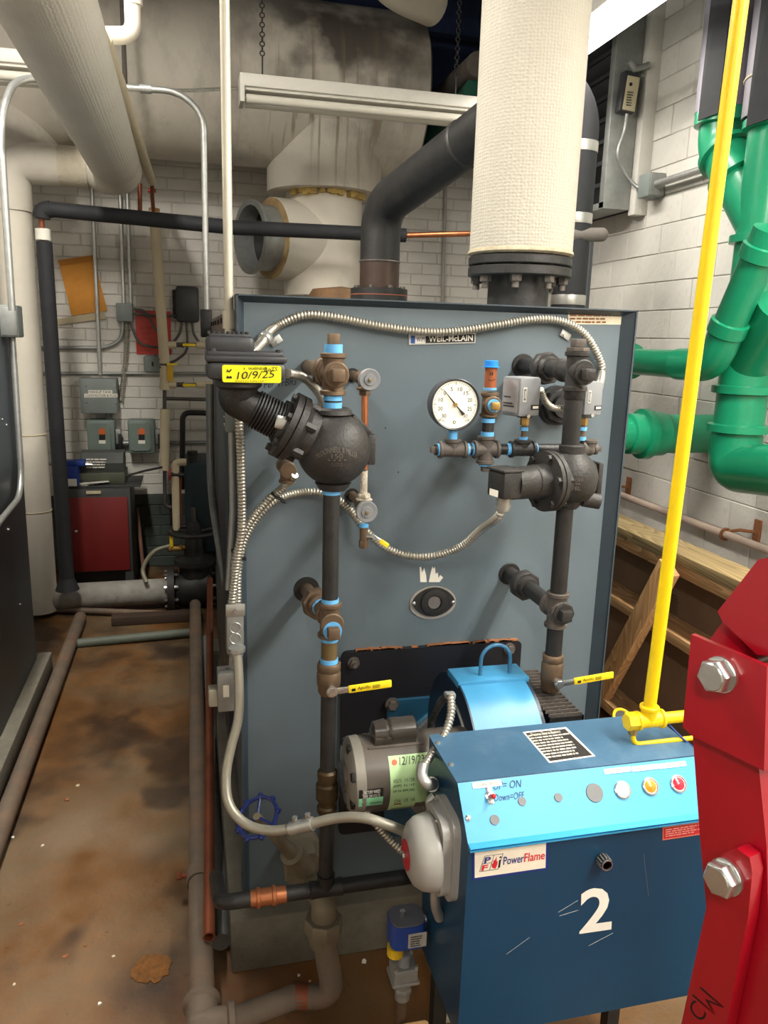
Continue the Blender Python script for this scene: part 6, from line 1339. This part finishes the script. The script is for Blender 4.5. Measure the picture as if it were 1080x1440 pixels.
# slanting green branch
gb = T('drain_branch', 'slanting green branch pipe with an elbow running low to the wall hub', 'pipe', P(940, 512, X=1.95))
rgb_ = m(22, P(1000, 480, X=1.92)); p_a = P(1085, 322, X=1.92); p_b = P(1010, 492, X=1.92); p_c = P(968, 511, X=1.92); p_d = P(884, 508, X=1.95)
p_c = V((1.92, p_b.y+.05, p_c.z))
MB().tube([p_a, p_a.lerp(p_b, .80)], rgb_, 26).o('slanting_run', green, gb)
MB().tube(fillet([p_a.lerp(p_b, .78), P(1002, 514, X=1.92), P(955, 512, X=1.92)], .10, 10), rgb_*1.06, 26).o('elbow', green, gb)
MB().tube([P(957, 512, X=1.92), p_d], rgb_*.96, 26).o('level_run', green, gb)
dd_ = (p_b-p_a).normalized(); MB().lathe(p_a.lerp(p_b, .74), dd_, [(0, rgb_), (.004, rgb_*1.18), (.05, rgb_*1.18), (.055, rgb_*1.08)], 26).o('hub', green, gb); MB().lathe(p_a.lerp(p_b, .12), dd_, [(0, rgb_), (.004, rgb_*1.18), (.05, rgb_*1.18), (.055, rgb_)], 26).o('hub', green, gb)
MB().lathe(p_d, p_d-P(957, 512, X=1.92), [(-.03, rgb_), (-.025, rgb_*1.35), (.03, rgb_*1.35), (.035, rgb_)], 26).o('hub', green, gb)
# short green pipe into the wall
yk = P(1003, 610, X=WX-.01); a = P(850, 603, Y=yk.y); a.z = yk.z; rk = m(29, yk)
gp = T('drain_pipe', 'large green pipe with a double hub entering the right wall', 'pipe', a)
MB().tube([V((P(915, 605, Y=yk.y).x, yk.y, yk.z)), V((WX+.003, yk.y, yk.z))], rk*.92, 30).o('run', mat('dull_green_paint', '#2b9169', .45, var=.08, scale=6), gp)
MB().tube([V((a.x, yk.y, yk.z)), V((P(912, 605, Y=yk.y).x, yk.y, yk.z))], rk*.80, 28).o('near_run', green, gp)
xh = P(905, 605, Y=yk.y).x; MB().lathe((xh, yk.y, yk.z), RT, [(-.08, rk*.82), (-.075, rk*.95), (-.02, rk*.97), (-.015, rk*1.18), (.02, rk*1.2), (.03, rk*1.06), (.09, rk*1.04), (.1, rk*.92)], 32).o('hub', green, gp)
# ================================================================== rail along the right wall
rl = T('wall_rail', 'painted pipe rail on rusty brackets along the right wall', 'rail', P(960, 730, X=WX-.08))
ra_, rb3 = P(872, 694, X=WX-.08), P(1080, 776, X=WX-.08); zr3 = (ra_.z+rb3.z)/2
MB().tube([(WX-.08, 1.4, zr3), (WX-.08, 4.6, zr3)], .017, 14).o('pipe', mat('pink_beige_paint', '#c9b3a4', .5), rl)
for (x, y) in ((1062, 760), (882, 690)):
    yb_ = P(x, y, X=WX-.01).y; MB().bx(WX-.012, WX, yb_-.02, yb_+.02, zr3-.015, zr3+.085, .003).o('wall_plate', rust, rl)
    MB().tube([(WX, yb_, zr3+.03), (WX-.05, yb_+.05, zr3+.03), (WX-.08, yb_+.1, zr3+.012)], .007, 8).torus((WX-.08, yb_+.1, zr3), BK, .024, .006, 16, 6).o('bracket_arm', rust, rl)
# ================================================================== timber crate by the right wall
tx = 1.70
cr2 = T('lumber_rack', 'rough pine frame with diagonal brace and brown board standing by the right wall', 'rack', (tx+.1, 2.4, 0))
z1_, z2_, z3_ = P(868, 740, X=tx).z, P(861, 838, X=tx).z, P(850, 985, X=tx).z
for (z_, wd, mt2) in ((z1_, .14, pine_old), (z2_, .14, pine), (z3_, .26, pine)):
    MB().bx(tx, tx+wd, 1.15, 3.2, z_-.042, z_, .003).o('board', mt2, cr2)
for (za, zb_) in ((z2_+.002, z1_-.05), (z3_+.002, z2_-.05), (.0, z3_-.05)): MB().bx(tx+.12, tx+.13, 1.15, 3.2, za, zb_).o('panel', cardboard, cr2)
MB().bx(tx+.02, tx+.10, 1.15, 3.2, z1_-.09, z1_-.042, .002).o('ledger', pine, cr2)
b0, b1 = P(860, 950, X=tx-.045), P(940, 800, X=tx-.045); d_ = (b1-b0).normalized(); n_ = V((1, 0, 0)).cross(d_)
R = Matrix((RT, n_, d_)).transposed(); L = (b1-b0).length
MB().box((b0+b1)/2+d_*-.05, (.04, .088, L+.12), R, .003).o('diagonal_brace', pine_v, cr2)
for yy in (1.2, 3.15): MB().bx(tx+.13, tx+.17, yy-.045, yy+.045, 0, z1_, .003).o('post', pine_v, cr2)
dashes(P(940, 860, X=tx+.118), P(958, 868, X=tx+.118), P(940, 832, X=tx+.118), 7, mat('faded_print', '#5a4330', .8), cr2, lift=.001, seed=61)
# ================================================================== yellow gas line
gyp = 1.30; yq = lambda x, y: P(x, y, Y=gyp); gxx = yq(935, 800).x; gz0 = yq(913, 1012).z
gl = T('gas_line', 'bright yellow gas pipe dropping to a tee over the burner cabinet', 'gas pipe', V((gxx, gyp, gz0)))
ry = .0128
MB().tube([V((gxx, gyp, gz0+.02)), V((gxx+.012, gyp-.06, ZC))], ry, 20).o('riser', yellow, gl)
MB().fitting((gxx, gyp, gz0), [(UP, .032), (LF, .028), (RT, .034)], ry*1.15).o('tee', yellow, gl)
MB().hexp((gxx-.05, gyp, gz0), (gxx-.022, gyp, gz0), .019).o('plug', yellow, gl)
MB().tube([(gxx+.03, gyp, gz0), (gxx+.34, gyp, gz0)], ry*.95, 18).o('branch', yellow, gl)
pl_ = [V((gxx-.036, gyp-.005, gz0-.014)), V((gxx-.036, gyp-.012, gz0-.046)), V((gxx+.14, gyp-.02, gz0-.040)), V((gxx+.3, gyp-.02, gz0-.035))]
MB().tube(pl_, .0052, 12, bend=.02).o('pilot_tube', yellow, gl); MB().hexp(pl_[0], pl_[0]+DN*.014, .0085).o('tube_nut', brass, gl)
c0 = P(877, 1012, Y=1.47); MB().torus(c0, V((.2, -.6, .8)), .026, .0035, 28, 8).o('gauge_rim', yellow, gl); MB().lathe(c0, V((.2, -.6, .8)), [(-.01, .02), (0, .025)], 24).o('gauge_body', iron, gl)
one(MB().tube(spline([yq(940, 1018)+BK*.0, yq(950, 1030)+FR*.02, yq(962, 1040)+FR*.03, yq(985, 1052)+FR*.03], 6), .0022, 8), 'blue_tie', mat('navy_tie', '#1d3d80', .4), 'dark blue tie dangling from the yellow gas tee', 'tie')
# ================================================================== red engine hoist
A = P(972, 892, Y=.63); best = None
for i in range(1, 85):
    a_ = math.radians(i); q = A+V((math.cos(a_), -math.sin(a_), 0))*.05; p0, p1 = proj(A), proj(q); sl2 = (p1[1]-p0[1])/(p1[0]-p0[0])
    if best is None or abs(sl2-.40) < best[0]: best = (abs(sl2-.40), a_)
ha_ = best[1]; hu = V((math.cos(ha_), -math.sin(ha_), 0)); hn = V((-math.sin(ha_), -math.cos(ha_), 0))
def H(x, y, k=0.): return PL(x, y, A+hn*k, hn)
ho = T('engine_hoist', 'red steel hoist frame with large zinc bolts standing before the burner', 'hoist', V((H(1060, 1440).x, H(1060, 1440).y, 0)))
def hp(pts, k, th): return MB().prism([H(x, y, k) for x, y in pts], hn*-th)
hp([(972, 892), (1070, 934), (1066, 1080), (975, 1036), (960, 1022)], 0, .006).o('bracket_plate', red, ho)
ed = [H(1070, 934), H(1066, 1080)]; MB().prism([ed[0], ed[1], ed[1]-hn*.09+hu*.004, ed[0]-hn*.09+hu*.004], hu*.006).o('bracket_side', red, ho)
hp([(972, 892), (1070, 934), (1066, 1080), (975, 1036), (960, 1022)], -.09, .006).o('bracket_plate', red, ho)
ms = hp([(974, 1032), (1067, 1078), (1078, 1190), (1084, 1440), (1010, 1440), (993, 1273), (984, 1174)], -.008, .07)
ms.o('mast', red, ho)
l0, l1 = H(1010, 1440, -.008), H(1090, 1440, -.008)
MB().prism([l0, l1, V((l1.x, l1.y, .06)), V((l0.x, l0.y, .06))], hn*-.07).o('mast_foot', red, ho)
hp([(1009, 860), (1066, 787), (1120, 776), (1120, 925), (1064, 921), (1016, 874)], -.02, .055).o('boom', red, ho)
hp([(996, 902), (1018, 872), (1064, 925), (1066, 932)], -.03, .03).o('boom_end', red, ho)
lk = [(1002, 1232), (1012, 1202), (1036, 1193), (1054, 1206), (1058, 1228), (1052, 1290), (1022, 1440), (958, 1440), (994, 1273)]
hp(lk, .010, .016).o('link_arm', red, ho)
q0, q1 = H(958, 1440, .010), H(1022, 1440, .010); dn_ = (H(958, 1440, .01)-H(972, 1370, .01)).normalized(); tt = (q0.z-.07)/-dn_.z
MB().prism([q0, q1, q1+dn_*tt, q0+dn_*tt], hn*-.016).o('link_foot', red, ho)
hp([(1006, 1205), (1030, 1190), (1050, 1190), (1068, 1222), (1066, 1240), (1040, 1215)], -.002, .006).o('gusset', red, ho)
for (x, y, k) in ((1015, 948, 0), (1023, 1232, .010)):
    c0 = H(x, y, k); MB().cyl(c0, c0+hn*.003, .0175, 24).o('washer', chrome, ho)
    bo_ = MB().hexp(c0+hn*.003, c0+hn*.016, .0165, 6, .3).lathe(c0+hn*.016, hn, [(0, .0135), (.001, .0125)], 24).o('hex_bolt', chrome, ho)
mkq = lambda x, y: H(x, y, .0106)
text('M', mkq(972, 1400), mkq(985, 1388), mkq(1004, 1428), ink, ho, 'handwriting', .0006); text('C', mkq(966, 1418), mkq(975, 1405), mkq(985, 1440), ink, ho, 'handwriting', .0006)
for sg in (-1, 1):
    b = MB(); o0 = V((l0.x, l0.y, .035))+hu*.05+hu*sg*.03; b.box(o0+V((.45, -.1, 0))*1.0+hu*sg*.1, (1.0, .06, .06), Matrix.Rotation(-ha_*.1+sg*.1, 3, 'Z'), .004); b.o('base_leg', red, ho)
one(MB().tube(spline([P(590, 1470, Z=.012), P(610, 1441, Z=.012), P(630, 1432, Z=.012), P(670, 1434, Z=.012), P(700, 1450, Z=.012)], 6), .01, 10), 'hose', mat('off_white_hose', '#b9b2a2', .5), 'off-white hose lying on the floor under the burner cabinet', 'hose')
# ================================================================== debris on the aisle floor
rg3 = random.Random(12)
for i, (x, y) in enumerate(((18, 1178), (95, 1125), (20, 1385), (295, 1392), (120, 1330), (160, 1345), (140, 1412), (92, 1345), (436, 1380), (512, 1352), (300, 1398), (110, 1105), (420, 1372), (30, 1300), (60, 1190))):
    c0 = P(x, y, Z=0); b = MB(); n = rg3.randint(5, 7); s = rg3.uniform(.004, .010)
    b.prism([c0+V((math.cos(2*PI*k/n)*s*rg3.uniform(.6, 1.3), math.sin(2*PI*k/n)*s*rg3.uniform(.6, 1.3), .0003)) for k in range(n)], UP*rg3.uniform(.001, .004))
    tag(b.o('paint_flake', (paper, rust, insul_cream)[i % 3]), 'small flake of peeled paint or rust lying on the brown floor', 'debris', 'flakes on the floor')
c0 = P(215, 1362, Z=0)
b = MB(); n = 30; b.prism([c0+V((math.cos(2*PI*k/n)*.055*rg3.uniform(.75, 1.1), math.sin(2*PI*k/n)*.05*rg3.uniform(.75, 1.1), .0003)) for k in range(n)], UP*.0025); tag(b.o('rust_patch', mat('rust_lump', '#6e4619', .9, var=.4, scale=50, bump=.8, bscale=60)), 'crusted orange rust patch beside the thick floor pipe', 'debris')
